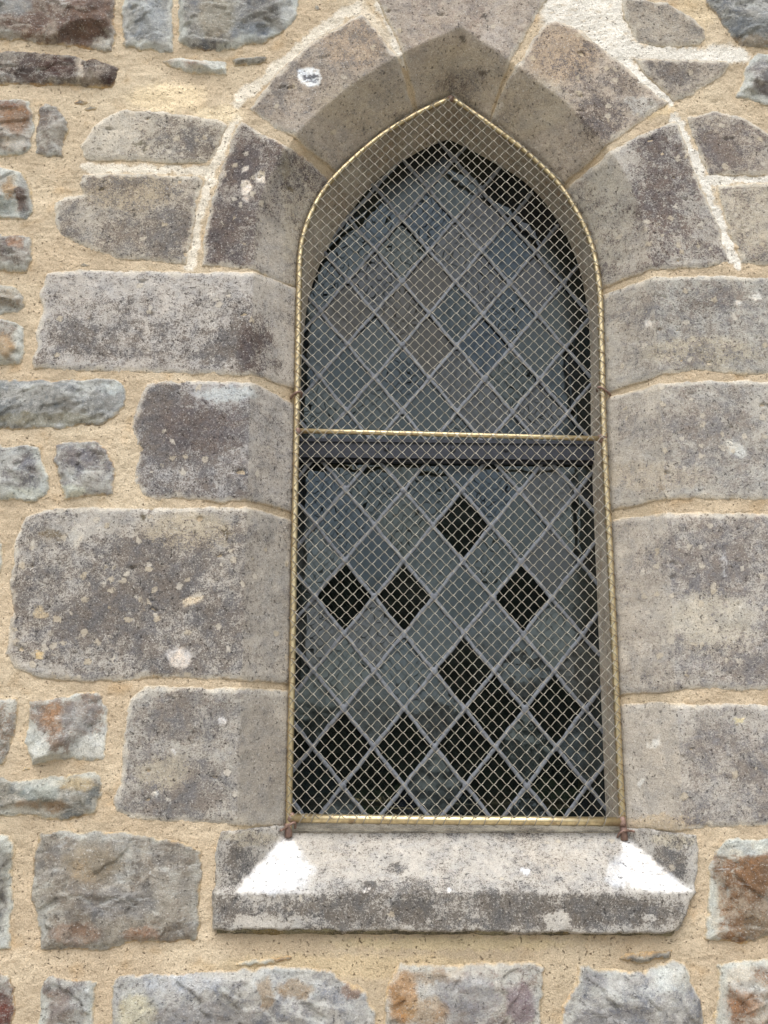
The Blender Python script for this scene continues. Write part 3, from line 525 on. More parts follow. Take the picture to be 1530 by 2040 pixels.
# ------------------------------------------------------------------ dressed stones of the arch and the jambs
PG = (112, 102, 104); PB = (106, 90, 88); SB = (174, 162, 144); SG = (172, 168, 160)
dr = [
 ('keystone', [(735, -40), (758, 15), (785, 70), (806, 115), (818, 160), (832, 222), (860, 300), (960, 300), (978, 222), (1000, 165), (1024, 112), (1064, 45), (1108, -40)], (176, 158, 138), (138, 116, 106), .42,
  [('d', 900, 20, 120, 70, (140, 112, 104), .5), ('b', 925, 80, 5, 9, (45, 40, 34), .9), ('b', 962, 36, 6, 6, (50, 44, 42), .8), ('c', 990, 75, 35, 22, (186, 178, 172), .5), ('c', 920, 150, 90, 70, (164, 154, 136), .65), ('m', 925, 165, 50, 30, .35), ('d', 925, 160, 80, 60, (104, 84, 66), .6), ('b', 958, 142, 8, 5, (70, 58, 48), .8)], .1, None),
 ('arch_stone', [(497, 218), (520, 188), (560, 138), (620, 85), (700, 38), (722, 26), (745, 52), (775, 95), (798, 128), (808, 165), (822, 218), (850, 300), (720, 420), (668, 342), (640, 318), (600, 288), (545, 255)], (172, 154, 132), (128, 110, 96), .50,
  [('c', 700, 80, 70, 60, (176, 154, 130), .6), ('P', [(595, 138), (612, 134), (634, 140), (642, 156), (636, 170), (618, 173), (600, 164), (592, 152)], (226, 232, 240), 2.5, 1), ('b', 618, 151, 17, 4, (70, 72, 80), .9), ('b', 622, 160, 10, 3, (90, 92, 100), .8), ('m', 540, 200, 50, 40, .1), ('c', 730, 210, 100, 60, (166, 156, 138), .6)], .12, None),
 ('arch_stone', [(1032, 125), (1062, 75), (1088, 45), (1112, 42), (1150, 58), (1200, 95), (1235, 125), (1285, 168), (1332, 205), (1300, 228), (1232, 275), (1180, 318), (1132, 358), (1090, 420), (930, 300), (985, 220), (1010, 160)], (180, 160, 136), (118, 96, 88), .40,
  [('c', 1120, 110, 70, 60, (184, 160, 132), .6), ('m', 1200, 235, 50, 40, .30), ('d', 1200, 235, 60, 50, (104, 82, 80), .7), ('m', 1240, 160, 40, 26, .25), ('l', 1180, 200, 80, 60, .15), ('c', 1280, 210, 40, 18, (176, 178, 176), .6), ('c', 1050, 210, 90, 60, (166, 157, 140), .6)], .12, None),
 ('arch_stone', [(1240, -5), (1330, 5), (1385, 40), (1404, 62), (1405, 78), (1394, 91), (1340, 95), (1266, 92), (1256, 60), (1240, 30)], (170, 156, 134), (128, 114, 98), .5, [('m', 1275, 82, 16, 8, .4)], .05, None),
 ('arch_stone', [(1262, 118), (1330, 118), (1450, 122), (1456, 130), (1440, 150), (1380, 190), (1342, 202), (1322, 182), (1285, 150)], (170, 156, 136), (114, 98, 90), .48, [('m', 1340, 150, 40, 20, .2)], .08, None),
 ('springing_stone', [(480, 242), (520, 265), (575, 292), (615, 322), (660, 362), (720, 420), (660, 520), (620, 600), (588, 571), (540, 556), (490, 538), (402, 528), (408, 460), (422, 400), (442, 330), (462, 272)], (168, 158, 146), (100, 74, 76), .60,
  [('d', 500, 410, 80, 120, (100, 78, 80), .7), ('m', 470, 470, 60, 60, .25), ('m', 480, 330, 40, 40, .25), ('m', 545, 500, 30, 60, -.35), ('P', [(478, 370), (484, 360), (496, 360), (503, 372), (497, 386), (483, 387)], (224, 216, 206), 2.5, 1), ('P', [(508, 350), (517, 343), (527, 350), (526, 362), (512, 362)], (222, 216, 206), 2.5, 1), ('b', 447, 342, 7, 7, (196, 190, 180), .8), ('b', 490, 337, 7, 6, (214, 206, 194), .8), ('b', 493, 397, 8, 7, (206, 196, 186), .8),
   ('c', 590, 400, 30, 160, (176, 168, 152), .6), ('b', 578, 374, 4, 4, (100, 90, 70), .9), ('b', 568, 330, 10, 30, (140, 134, 116), .5), ('l', 490, 400, 60, 80, .35)], .15, 'purple-brown arch stone with white lichen spots'),
 ('surround_stone', [(166, 312), (160, 292), (190, 250), (215, 228), (250, 218), (330, 222), (440, 240), (452, 248), (441, 282), (426, 318), (410, 328), (300, 324), (220, 321), (172, 319)], (186, 174, 152), (112, 98, 90), .40, [('m', 400, 280, 50, 36, .3), ('l', 370, 285, 90, 40, .35), ('m', 230, 270, 50, 40, -.25), ('b', 275, 285, 14, 5, (90, 86, 70), .8), ('b', 285, 298, 6, 8, (80, 76, 62), .8)], .25, None),
 ('surround_stone', [(166, 348), (280, 346), (394, 352), (405, 360), (396, 400), (386, 450), (378, 500), (372, 526), (300, 522), (230, 516), (180, 497), (120, 472), (108, 440), (110, 405), (135, 392), (166, 388), (158, 366)], (178, 166, 146), (112, 98, 90), .52, [('m', 330, 450, 60, 50, .15), ('c', 260, 380, 100, 40, (166, 148, 116), .5), ('m', 180, 420, 60, 60, -.1)], .15, None),
 ('springing_stone', [(1137, 368), (1182, 333), (1250, 281), (1290, 262), (1343, 241), (1352, 252), (1370, 300), (1395, 370), (1432, 450), (1456, 526), (1400, 535), (1310, 538), (1250, 555), (1203, 573), (1150, 590), (1120, 480), (1080, 430)], (174, 166, 154), (108, 84, 86), .52,
  [('d', 1310, 420, 60, 150, (104, 76, 78), .7), ('m', 1305, 400, 45, 140, .22), ('m', 1240, 340, 60, 50, -.25), ('l', 1340, 470, 80, 60, .5), ('c', 1200, 450, 60, 120, (172, 168, 156), .5)], .15, None),
 ('surround_stone', [(1367, 235), (1420, 223), (1488, 236), (1512, 252), (1580, 300), (1580, 350), (1412, 350), (1396, 322)], (178, 164, 144), (116, 94, 92), .52, [('m', 1440, 290, 50, 40, .2)], .2, None),
 ('surround_stone', [(1426, 368), (1580, 365), (1580, 522), (1512, 530), (1478, 526), (1452, 470)], (182, 168, 142), (118, 98, 92), .45, [('m', 1460, 400, 50, 30, .25), ('l', 1500, 460, 70, 50, .5)], .35, None),
 ('jamb_stone', [(95, 546), (130, 538), (300, 539), (420, 543), (495, 541), (540, 556), (590, 575), (640, 590), (640, 800), (584, 774), (540, 759), (470, 749), (400, 747), (270, 741), (150, 740), (68, 735), (62, 715), (75, 690), (70, 660), (88, 620), (78, 590)], (182, 174, 166), (104, 94, 94), .42,
  [('m', 320, 680, 230, 40, .22), ('d', 520, 690, 50, 60, (92, 60, 66), .8), ('m', 515, 700, 45, 60, .35), ('m', 200, 570, 120, 30, -.15), ('m', 560, 640, 30, 80, -.1), ('l', 440, 590, 30, 30, .5), ('c', 420, 650, 8, 90, (196, 192, 186), .7), ('d', 330, 600, 150, 60, (90, 86, 92), .4)], .12, 'speckled jamb stone, uppermost at the left of the window'),
 ('jamb_stone', [(292, 764), (340, 757), (440, 760), (490, 762), (530, 775), (582, 804), (640, 830), (640, 1040), (578, 1019), (520, 1001), (440, 1002), (350, 991), (310, 998), (285, 985), (268, 960), (275, 900), (262, 850), (275, 800)], (166, 162, 160), (102, 92, 98), .66,
  [('d', 400, 850, 90, 60, (104, 72, 78), .5), ('m', 370, 860, 80, 80, .25), ('m', 440, 780, 70, 20, -.4), ('c', 455, 785, 60, 16, (190, 196, 198), .8), ('m', 540, 900, 50, 100, -.1), ('l', 380, 900, 90, 60, .2), ('b', 480, 885, 14, 8, (66, 58, 60), .6)], .15, 'darkest purple-grey jamb stone at the left'),
 ('jamb_stone', [(50, 1032), (90, 1014), (250, 1010), (480, 1011), (540, 1023), (578, 1036), (640, 1050), (640, 1362), (573, 1361), (450, 1354), (300, 1350), (270, 1355), (180, 1358), (90, 1352), (30, 1335), (12, 1300), (25, 1220), (18, 1160), (30, 1080)], (178, 170, 158), (104, 96, 98), .60,
  [('m', 280, 1040, 200, 30, -.4), ('c', 380, 1060, 100, 40, (170, 158, 136), .7), ('m', 300, 1230, 200, 70, .2), ('l', 190, 1230, 150, 90, .45), ('b', 105, 1065, 26, 14, (110, 98, 74), .6), ('b', 150, 1070, 16, 18, (190, 186, 176), .7), ('b', 282, 1028, 6, 8, (76, 70, 54), .9), ('b', 450, 1060, 4, 14, (90, 82, 66), .8),
   ('P', [(332, 1300), (345, 1292), (365, 1292), (384, 1305), (382, 1322), (360, 1332), (340, 1322)], (214, 210, 206), 5, .9), ('P', [(366, 1195), (385, 1188), (405, 1188), (402, 1198), (380, 1208), (366, 1206)], (208, 198, 178), 3, .8), ('b', 75, 1302, 9, 8, (196, 176, 136), .9), ('b', 80, 1220, 12, 12, (176, 164, 140), .7), ('m', 60, 1340, 80, 22, -.5), ('m', 500, 1345, 60, 12, -.3), ('c', 525, 1180, 55, 170, (150, 146, 140), .6)], .35, 'tallest jamb stone at the left, blotched with cream lichen'),
 ('jamb_stone', [(262, 1390), (290, 1366), (420, 1370), (572, 1376), (640, 1380), (640, 1646), (568, 1645), (480, 1645), (380, 1638), (320, 1638), (260, 1628), (230, 1620), (228, 1590), (240, 1560), (245, 1500), (250, 1440), (255, 1405)], (170, 164, 152), (112, 106, 108), .42,
  [('m', 380, 1430, 90, 50, .25), ('m', 400, 1560, 70, 50, .25), ('m', 300, 1600, 60, 24, .2), ('m', 330, 1540, 50, 30, -.35), ('c', 330, 1540, 60, 40, (166, 156, 136), .6), ('b', 347, 1498, 5, 7, (214, 216, 220), .8), ('b', 443, 1437, 8, 6, (204, 204, 204), .8), ('b', 313, 1586, 7, 6, (206, 206, 200), .8), ('b', 332, 1592, 8, 6, (206, 206, 200), .8), ('c', 515, 1510, 55, 130, (140, 134, 126), .55)], .1, None),
 ('jamb_stone', [(1204, 586), (1300, 553), (1400, 550), (1580, 552), (1580, 750), (1450, 745), (1380, 738), (1300, 754), (1215, 780), (1150, 800), (1140, 600)], (172, 168, 156), (118, 110, 112), .42,
  [('m', 1260, 640, 50, 80, .2), ('m', 1420, 590, 80, 24, .15), ('d', 1380, 610, 50, 16, (112, 92, 76), .7), ('b', 1473, 603, 8, 6, (214, 214, 212), .9), ('b', 1508, 590, 8, 8, (212, 212, 208), .9), ('b', 1292, 645, 9, 10, (200, 198, 194), .8), ('c', 1400, 700, 120, 30, (176, 164, 138), .5)], .2, None),
 ('jamb_stone', [(1217, 792), (1310, 765), (1400, 758), (1580, 760), (1580, 1000), (1440, 995), (1330, 995), (1222, 1015), (1150, 1040), (1150, 810)], (174, 168, 156), (122, 114, 116), .42,
  [('m', 1280, 830, 60, 60, .2), ('m', 1420, 840, 90, 40, .2), ('P', [(1445, 880), (1460, 876), (1480, 890), (1488, 905), (1475, 912), (1455, 904)], (206, 206, 200), 3, .9), ('l', 1400, 900, 100, 40, .3), ('b', 1320, 973, 10, 4, (96, 84, 70), .7), ('c', 1300, 950, 120, 30, (180, 168, 148), .5)], .15, None),
 ('jamb_stone', [(1223, 1037), (1330, 1022), (1440, 1022), (1580, 1025), (1580, 1375), (1380, 1375), (1240, 1384), (1160, 1400), (1150, 1050)], (180, 172, 160), (116, 108, 114), .55,
  [('m', 1380, 1100, 120, 60, .1), ('m', 1420, 1230, 90, 50, -.4), ('c', 1420, 1240, 90, 70, (180, 172, 154), .5), ('m', 1300, 1320, 60, 40, .15), ('l', 1330, 1230, 110, 120, .25), ('b', 1444, 1130, 2, 34, (200, 200, 200), .5), ('m', 1500, 1340, 70, 30, .2)], .22, 'tallest jamb stone at the right'),
 ('jamb_stone', [(1240, 1405), (1300, 1398), (1380, 1405), (1440, 1400), (1580, 1405), (1580, 1645), (1400, 1650), (1330, 1654), (1250, 1650), (1180, 1650), (1180, 1410)], (176, 168, 156), (116, 110, 116), .42,
  [('m', 1460, 1510, 110, 60, .25), ('m', 1290, 1520, 60, 120, -.2), ('b', 1305, 1480, 14, 8, (214, 214, 210), .8), ('b', 1470, 1432, 10, 8, (206, 196, 160), .9), ('c', 1320, 1640, 90, 16, (192, 172, 140), .6), ('b', 1280, 1559, 5, 4, (208, 208, 204), .8)], .1, None),
]
for nm, pts, c1, c2, mn, ops, lc, lb in dr:
    make_stone(nm, pts, 'dressed', c1, c2, mn, surround, ops, .7, (190, 184, 172), lc, lb)

_bp = [(614, 599), (642, 515), (690, 435), (749, 360), (829, 304), (893, 276), (949, 304), (1048, 364), (1108, 435), (1148, 515), (1168, 599), (1176, 690)]
_bx, _bz = bp([p[0] for p in _bp], [p[1] for p in _bp], Y2)
BL_ = catmull([(XL+.0015, .70), (XL+.003, .78)]+[(a, b) for a, b in zip(_bx[:6], _bz[:6])], 8); BR_ = catmull([(a, b) for a, b in zip(_bx[5:], _bz[5:])]+[(XR, .60)], 8)
BACK = [(XL, ZS), (XL, .3)]+[tuple(p) for p in BL_]+[tuple(p) for p in BR_[1:]]+[(XR, .3), (XR, ZS)]
# reveal of the opening, from the arris back past the glass
def reveal():
    P = OUT; seg = np.linalg.norm(np.diff(P, axis=0), axis=1); s = np.concatenate([[0], np.cumsum(seg)]); S = np.arange(0, s[-1], .004)
    px = np.interp(S, s, P[:, 0]); pz = np.interp(S, s, P[:, 1])
    ys = np.array([Y1+.0028, Y1+.005, Y1+.01, Y1+.025, Y1+.045, Y1+.065, Y1+.085, Y2+.002, Y2+.04])
    bk = np.array(BACK); ib = int(np.argmax(bk[:, 1])); fa = int(np.argmax(P[:, 1]))
    def half(Q, n0):   # by share of length above and below the springing
        l = np.concatenate([[0], np.cumsum(np.linalg.norm(np.diff(Q, axis=0), axis=1))]); return l/l[-1]
    tF = np.concatenate([half(P[:fa+1], 0), 1+half(P[fa:], 0)[1:]]); tB = np.concatenate([half(bk[:ib+1], 0), 1+half(bk[ib:], 0)[1:]])
    tS = np.interp(S, s, tF); bx = np.interp(tS, tB, bk[:, 0]); bz = np.interp(tS, tB, bk[:, 1])
    w_ = np.clip((ys-Y1-.003)/(Y2-Y1-.001), 0, 1.0)[:, None]
    X = px[None]*(1-w_)+bx[None]*w_; Z = pz[None]*(1-w_)+bz[None]*w_; Yy = np.repeat(ys[:, None], len(px), 1)
    # tiny swelling so the face is not dead flat
    w = .0012*fbm(S[None]+0*X, Yy, 25, 3, 90); cx = .2
    X = X+np.sign(X-cx)*(-w)*.0; 
    C1 = np.empty(X.shape+(3,)); C1[:] = lin((194, 187, 176), KA); C2 = np.empty(X.shape+(3,)); C2[:] = lin((150, 134, 114), KA)
    f = sm(-.2, .3, fbm(S[None]+0*X, Yy*.6, 12, 3, 91))[..., None]; C1[:] = C1*(1-f*.3)+lin((170, 150, 124), KA)*f*.3
    M = .25+.5*fbm(S[None]+0*X, Yy, 15, 4, 92)
    to_mesh('reveal', X, Yy, Z, np.ones(X.shape, bool), M_DRESS, surround, {'Col': C1, 'Col2': C2, 'Mask': M, 'Lich': M*0})
reveal()

# ------------------------------------------------------------------ the sill
sill = empty('window_sill', 'weathered sloping stone sill with bright white stains at both ends, under the window', 'window sill')
WHT = (246, 249, 255)
so_pts = [(440, 1658), (520, 1652), (560, 1655), (700, 1640), (1150, 1645), (1250, 1657), (1320, 1660), (1385, 1665), (1391, 1690), (1388, 1740), (1383, 1775), (1372, 1795), (1366, 1820), (1350, 1850), (1325, 1858), (1100, 1856), (700, 1852), (430, 1850), (427, 1800), (431, 1740), (430, 1700)]
DK = (96, 93, 92)
sill_ops = [('m', 900, 1815, 520, 42, .34), ('m', 900, 1712, 420, 45, -.12), ('c', 900, 1712, 420, 50, (176, 171, 163), .6),
 ('m', 790, 1730, 20, 12, .6), ('m', 735, 1768, 16, 12, .7), ('m', 800, 1762, 60, 16, .3), ('m', 640, 1735, 14, 8, .4), ('m', 540, 1835, 90, 14, -.5), ('m', 560, 1790, 30, 14, -.2), ('m', 475, 1810, 30, 30, .2), ('m', 1110, 1835, 26, 20, -.9), ('m', 1295, 1826, 14, 8, -.7), ('m', 1200, 1815, 120, 30, .2), ('m', 820, 1815, 40, 26, .3),
 ('m', 480, 1720, 28, 40, .3), ('m', 1330, 1720, 40, 36, .45), ('c', 500, 1670, 60, 14, (176, 168, 150), .7), ('c', 1340, 1675, 50, 12, (188, 180, 160), .7),
 ('b', 730, 1774, 12, 3, (230, 230, 230), .8), ('b', 1045, 1737, 8, 6, (226, 228, 232), .9), ('b', 895, 1778, 6, 4, (226, 228, 232), .9),
 ('P', [(562, 1668), (470, 1776), (520, 1778), (575, 1774), (588, 1765), (590, 1735), (600, 1695), (585, 1675)], WHT, 7, .93), ('P', [(1238, 1674), (1250, 1674), (1376, 1776), (1300, 1776), (1256, 1764), (1244, 1745), (1238, 1705)], WHT, 7, .93),
 ('b', 598, 1735, 26, 34, (226, 230, 236), .45), ('b', 1232, 1738, 24, 32, (226, 230, 236), .45), ('b', 560, 1775, 60, 8, (226, 228, 232), .4), ('b', 1235, 1750, 14, 20, (228, 232, 238), .4), ('b', 560, 1695, 12, 10, WHT, .7)]
make_stone('sill_block', so_pts, 'sill', (178, 172, 162), DK, .42, sill, sill_ops, .25, (170, 166, 154), .12, None, .0024)
def sill_extra():
    # shelf inside the opening, small upstand at its front, and the rough underside
    s = .004; xs = np.arange(XL-.006, XR+.006+s, s)
    prof = [(Y1+.004, ZS-.014), (Y1+.005, ZS-.004), (Y1+.007, ZS), (Y1+.012, ZS+.0015), (Y1+.03, ZS+.003), (Y1+.06, ZS+.005), (Y2, ZS+.007), (Y2+.05, ZS+.007)]
    X = np.repeat(xs[None], len(prof), 0); Yy = np.array([[p[0]] for p in prof])+0*X; Z = np.array([[p[1]] for p in prof])+0*X
    n = .0018*fbm(X, Yy*3, 20, 4, 95); Z = Z+n; Yy = Yy+n*.6
    C1 = np.empty(X.shape+(3,)); C1[:] = lin((172, 166, 152), KA); C2 = np.empty(X.shape+(3,)); C2[:] = lin((104, 100, 92), KA)
    M = .38+.6*fbm(X, Yy, 18, 3, 96)
    to_mesh('sill_shelf', X, Yy, Z, np.ones(X.shape, bool), M_DRESS, sill, {'Col': C1, 'Col2': C2, 'Mask': M, 'Lich': M*0})
    x0, z0 = bp(432, 1848, -.012); x1, z1 = bp(1346, 1852, -.012)
    xs = np.arange(float(x0), float(x1), .004); zt = np.linspace(float(z0), float(z1), len(xs))
    rows = [(-.0128, .004), (-.0125, -.001), (-.009, -.006), (-.003, -.010), (.004, -.0125), (.02, -.014)]
    X = np.repeat(xs[None], len(rows), 0); Yy = np.array([[r[0]] for r in rows])+0*X; Z = zt[None]+np.array([[r[1]] for r in rows])
    n = fbm(X, Yy*4, 30, 4, 97); Z = Z+.004*n*np.array([[.2], [.5], [1], [1], [1], [1]]); Yy = Yy+.002*n
    C1[:] = 0; C1 = np.empty(X.shape+(3,)); C1[:] = lin((128, 124, 100), KA); C2 = np.empty(X.shape+(3,)); C2[:] = lin((70, 68, 58), KA)
    M = .5+.6*fbm(X, Yy, 18, 3, 98)
    f = sm(0, .4, fbm(X, Yy, 9, 3, 99))[..., None]; C1[:] = C1*(1-f)+lin((140, 122, 80), KA)*f
    to_mesh('underside', X, Yy, Z, np.ones(X.shape, bool), M_DRESS, sill, {'Col': C1, 'Col2': C2, 'Mask': M, 'Lich': M*0})
sill_extra()

# ------------------------------------------------------------------ the leaded window
win = empty('leaded_window', 'pointed leaded window with diamond panes behind the brass guard, set deep in the wall', 'window')
ZT0 = float(bp(900, 914, Y2-.02)[1]); ZT1 = float(bp(900, 879, Y2-.02)[1])
# dark[(i,j)]: panes that lean down and mirror the hedge
KG = (D+Y2)/(D+.185)
LOW = dict(x0=.2282*KG, z0=.3302*KG, dx=.0596*KG, dz=.07335*KG); UPP = dict(x0=.2215*KG, z0=.7905*KG, dx=.0578*KG, dz=.0722*KG)
def cells(L, zlo, zhi):
    out = []
    for i in range(-8, 9):
        for j in range(-10, 14):
            if (i+j) % 2 == 0: continue
            cx = L['x0']+i*L['dx']; cz = L['z0']+j*L['dz']
            if cz+L['dz'] < zlo or cz-L['dz'] > zhi or cx+L['dx'] < XL or cx-L['dx'] > XR: continue
            if float(sdo(np.array(cx), np.array(cz))) > .065: continue
            out.append((i, j, cx, cz))
    return out
def clip(poly, zlo, zhi):
    for sgn, lim in ((1, zlo), (-1, zhi)):
        o = []
        for k in range(len(poly)):
            a, b = poly[k], poly[(k+1) % len(poly)]; fa = sgn*(a[1]-lim); fb = sgn*(b[1]-lim)
            if fa >= 0: o.append(a)
            if fa*fb < 0: t = fa/(fa-fb); o.append((a[0]+(b[0]-a[0])*t, a[1]+(b[1]-a[1])*t))
        poly = o
        if len(poly) < 3: return []
    return poly
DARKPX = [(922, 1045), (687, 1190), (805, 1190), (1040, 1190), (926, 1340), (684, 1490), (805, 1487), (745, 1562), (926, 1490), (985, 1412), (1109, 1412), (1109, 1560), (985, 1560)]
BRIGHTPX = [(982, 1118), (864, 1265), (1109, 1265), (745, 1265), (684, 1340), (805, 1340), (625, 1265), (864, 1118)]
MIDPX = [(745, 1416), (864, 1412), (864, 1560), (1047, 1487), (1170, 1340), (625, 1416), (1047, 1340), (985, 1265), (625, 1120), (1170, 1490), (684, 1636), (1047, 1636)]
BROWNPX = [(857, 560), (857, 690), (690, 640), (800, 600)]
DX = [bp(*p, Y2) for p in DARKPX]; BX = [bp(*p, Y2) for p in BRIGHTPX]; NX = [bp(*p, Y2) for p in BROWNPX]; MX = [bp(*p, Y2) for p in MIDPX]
def glazing(L, zlo, zhi, nm, label):
    light = mesh_parent(nm, label)
    V = []; Fc = []; C = []; T = []; SH = []; rng = random.Random(11 if nm == 'lower_light' else 5)
    for i, j, cx, cz in cells(L, zlo, zhi):
        p = clip([(cx-L['dx'], cz), (cx, cz-L['dz']), (cx+L['dx'], cz), (cx, cz+L['dz'])], zlo, zhi)
        if not p: continue
        ax = rng.gauss(0, .9); az = rng.gauss(0, .9)
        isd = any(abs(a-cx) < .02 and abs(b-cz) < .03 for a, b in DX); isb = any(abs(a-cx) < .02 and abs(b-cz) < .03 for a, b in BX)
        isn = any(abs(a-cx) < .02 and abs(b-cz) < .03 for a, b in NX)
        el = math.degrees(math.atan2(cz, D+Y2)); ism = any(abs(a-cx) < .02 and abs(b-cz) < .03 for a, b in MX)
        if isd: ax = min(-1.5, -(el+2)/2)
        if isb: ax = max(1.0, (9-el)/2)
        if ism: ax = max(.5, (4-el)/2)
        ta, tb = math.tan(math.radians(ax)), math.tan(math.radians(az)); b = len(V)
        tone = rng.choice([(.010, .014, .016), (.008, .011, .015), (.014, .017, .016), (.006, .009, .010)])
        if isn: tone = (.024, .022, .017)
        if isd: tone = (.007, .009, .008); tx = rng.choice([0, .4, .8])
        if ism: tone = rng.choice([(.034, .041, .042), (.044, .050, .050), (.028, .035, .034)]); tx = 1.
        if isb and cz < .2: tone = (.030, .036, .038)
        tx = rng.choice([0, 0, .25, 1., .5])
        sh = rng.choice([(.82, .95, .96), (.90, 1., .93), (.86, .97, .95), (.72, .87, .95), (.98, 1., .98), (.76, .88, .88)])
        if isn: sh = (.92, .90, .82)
        for (x, z) in p:
            V.append((x, Y2+.002+max(0, abs(ta)*L['dz']-.003)+ta*(z-cz)*1.+tb*(x-cx), z)); C.append(tone); T.append(tx); SH.append(sh)
        Fc.append(tuple(range(b, b+len(p))))
    # faces must look at -y
    mesh_obj('glass', V, Fc, M_GLASS, light, False, {'Col': np.array(C), 'Mask': np.array(T), 'Sheen': np.array(SH)})
    lead = MB(); joint = MB()
    for sgn in (1, -1):
        for k in range(-24, 26):
            # nodes: x = x0+i dx, z = z0+j dz with i+j even; families i-sgn*j = 2k
            pts = []
            for t in np.arange(-14, 14, .05):
                x = L['x0']+(2*k+sgn*t)*L['dx']; z = L['z0']+t*L['dz']
                inside = zlo-.002 < z < zhi+.002 and XL-.01 < x < XR+.01 and float(sdo(np.array(x), np.array(z))) < .006
                if inside: pts.append((x, z))
                elif pts: break
            if len(pts) < 3: continue
            a = np.array(pts[0]); b = np.array(pts[-1]); n = np.array([-(b-a)[1], (b-a)[0]]); n /= np.linalg.norm(n)
            w = .0039; m_ = max(3, int(np.linalg.norm(b-a)/.008)); pr = [(-w, .001), (-w*.8, -.0016), (-w*.3, -.0026), (0, -.0021), (w*.3, -.0026), (w*.8, -.0016), (w, .001)]
            VV = []; rngl = random.Random(k*7+sgn)
            wob = rngl.uniform(0, 6)
            for q in range(m_+1):
                c = a+(b-a)*q/m_; of = .0007*math.sin(q*.5+wob)+.0004*math.sin(q*1.7+wob*2); wd = 1+.07*math.sin(q*.9+wob)
                for (e, y) in pr: VV.append((c[0]+n[0]*(e*wd+of), Y2-.0015+y*(1.12 if sgn == 1 else 1), c[1]+n[1]*(e*wd+of)))
            pn = len(pr)
            lead.add(VV, [(q*pn+r, q*pn+r+1, (q+1)*pn+r+1, (q+1)*pn+r) for q in range(m_) for r in range(pn-1)])
    lead.build('lead_came', M_LEAD, light)
    for i in range(-8, 9):
        for j in range(-10, 14):
            if (i+j) % 2: continue
            x = L['x0']+i*L['dx']; z = L['z0']+j*L['dz']
            if zlo+.004 < z < zhi-.004 and float(sdo(np.array(x), np.array(z))) < -.002:
                joint.blob((x, Y2-.0042, z), (.0068+.001*math.sin(i*3+j), .0017, .0072+.001*math.cos(i+2*j)), i*5+j, 5, .12)
    joint.build('solder_joint', M_LEAD, light)
def mesh_parent(nm, label):
    o = bpy.data.objects.new(nm, None); COL.objects.link(o); o.parent = win; o['label'] = label; return o
glazing(LOW, ZS-.01, ZT0+.004, 'lower_light', 'lower rectangular light with several nearly black panes')
glazing(UPP, ZT1-.004, 1.6, 'upper_light', 'upper pointed light of pale sky-reflecting panes')
t = MB(); t.box((XL-.01, Y2-.022, ZT0), (XR+.01, Y2+.02, ZT1)); t.box((XL-.01, Y2-.012, ZT0-.006), (XR+.01, Y2+.02, ZT0-.0005)); t.box((XL-.01, Y2-.026, ZT1-.005), (XR+.01, Y2-.0225, ZT1+.002))
t.build('transom', M_STEEL, win, False)
t = MB()
for fx in (.295, .52, .70):
    x = XL+(XR-XL)*fx; t.blob((x, Y2-.024, (ZT0+ZT1)/2+.002), (.006, .003, .006), int(fx*50), 6, .1)
t.build('transom_rivet', M_STEEL, win)

# ------------------------------------------------------------------ the brass wire guard
YT = Y1-.012
guard = empty('wire_guard', 'pointed brass tube frame with fine diamond wire mesh fixed over the window', 'window guard')
def px3(p, y): x, z = bp(p[0], p[1], y); return (float(x), y, float(z))
lp = [(575, 1666), (577, 1560), (582, 1340), (586, 1100), (590, 900), (593, 740), (596, 560), (598, 510), (604, 470), (622, 420), (652, 370), (700, 320), (760, 270), (828, 228), (893, 198)]
rp = [(903, 198), (950, 230), (1000, 266), (1055, 309), (1108, 361), (1143, 412), (1170, 466), (1186, 520), (1195, 590), (1198, 680), (1203, 870), (1215, 1100), (1226, 1340), (1236, 1560), (1243, 1672)]
TL = catmull([px3(p, YT) for p in lp], 6); TR = catmull([px3(p, YT) for p in rp], 6)
def rad(P): return np.where(P[:, 2] > .93, .0053, .0061)
fr = MB(); fr.tube(TL, rad(TL), 14); fr.tube(TR, rad(TR), 14); fr.build('guard_frame', M_BRASS, guard)
b = MB(); b.tube([px3(p, YT-.001) for p in [(592, 858), (750, 862), (900, 866), (1050, 870), (1202, 874)]], .0050, 14); b.build('crossbar', M_BRASS, guard)
b = MB(); b.tube([px3(p, YT-.001) for p in [(580, 1630), (740, 1632), (900, 1634), (1070, 1635), (1240, 1637)]], .0082, 16); b.build('bottom_bar', M_BRASS, guard)
for i, (p, r) in enumerate([((595, 860), (.0075, .008, .0085)), ((1200, 873), (.008, .008, .009)), ((581, 1630), (.007, .008, .011)), ((1238, 1637), (.009, .009, .011)), ((898, 196), (.009, .007, .006))]):
    b = MB(); b.blob(px3(p, YT-.001), r, i+3, 9, .22); b.build('brazed_joint', M_BRAZE, guard)
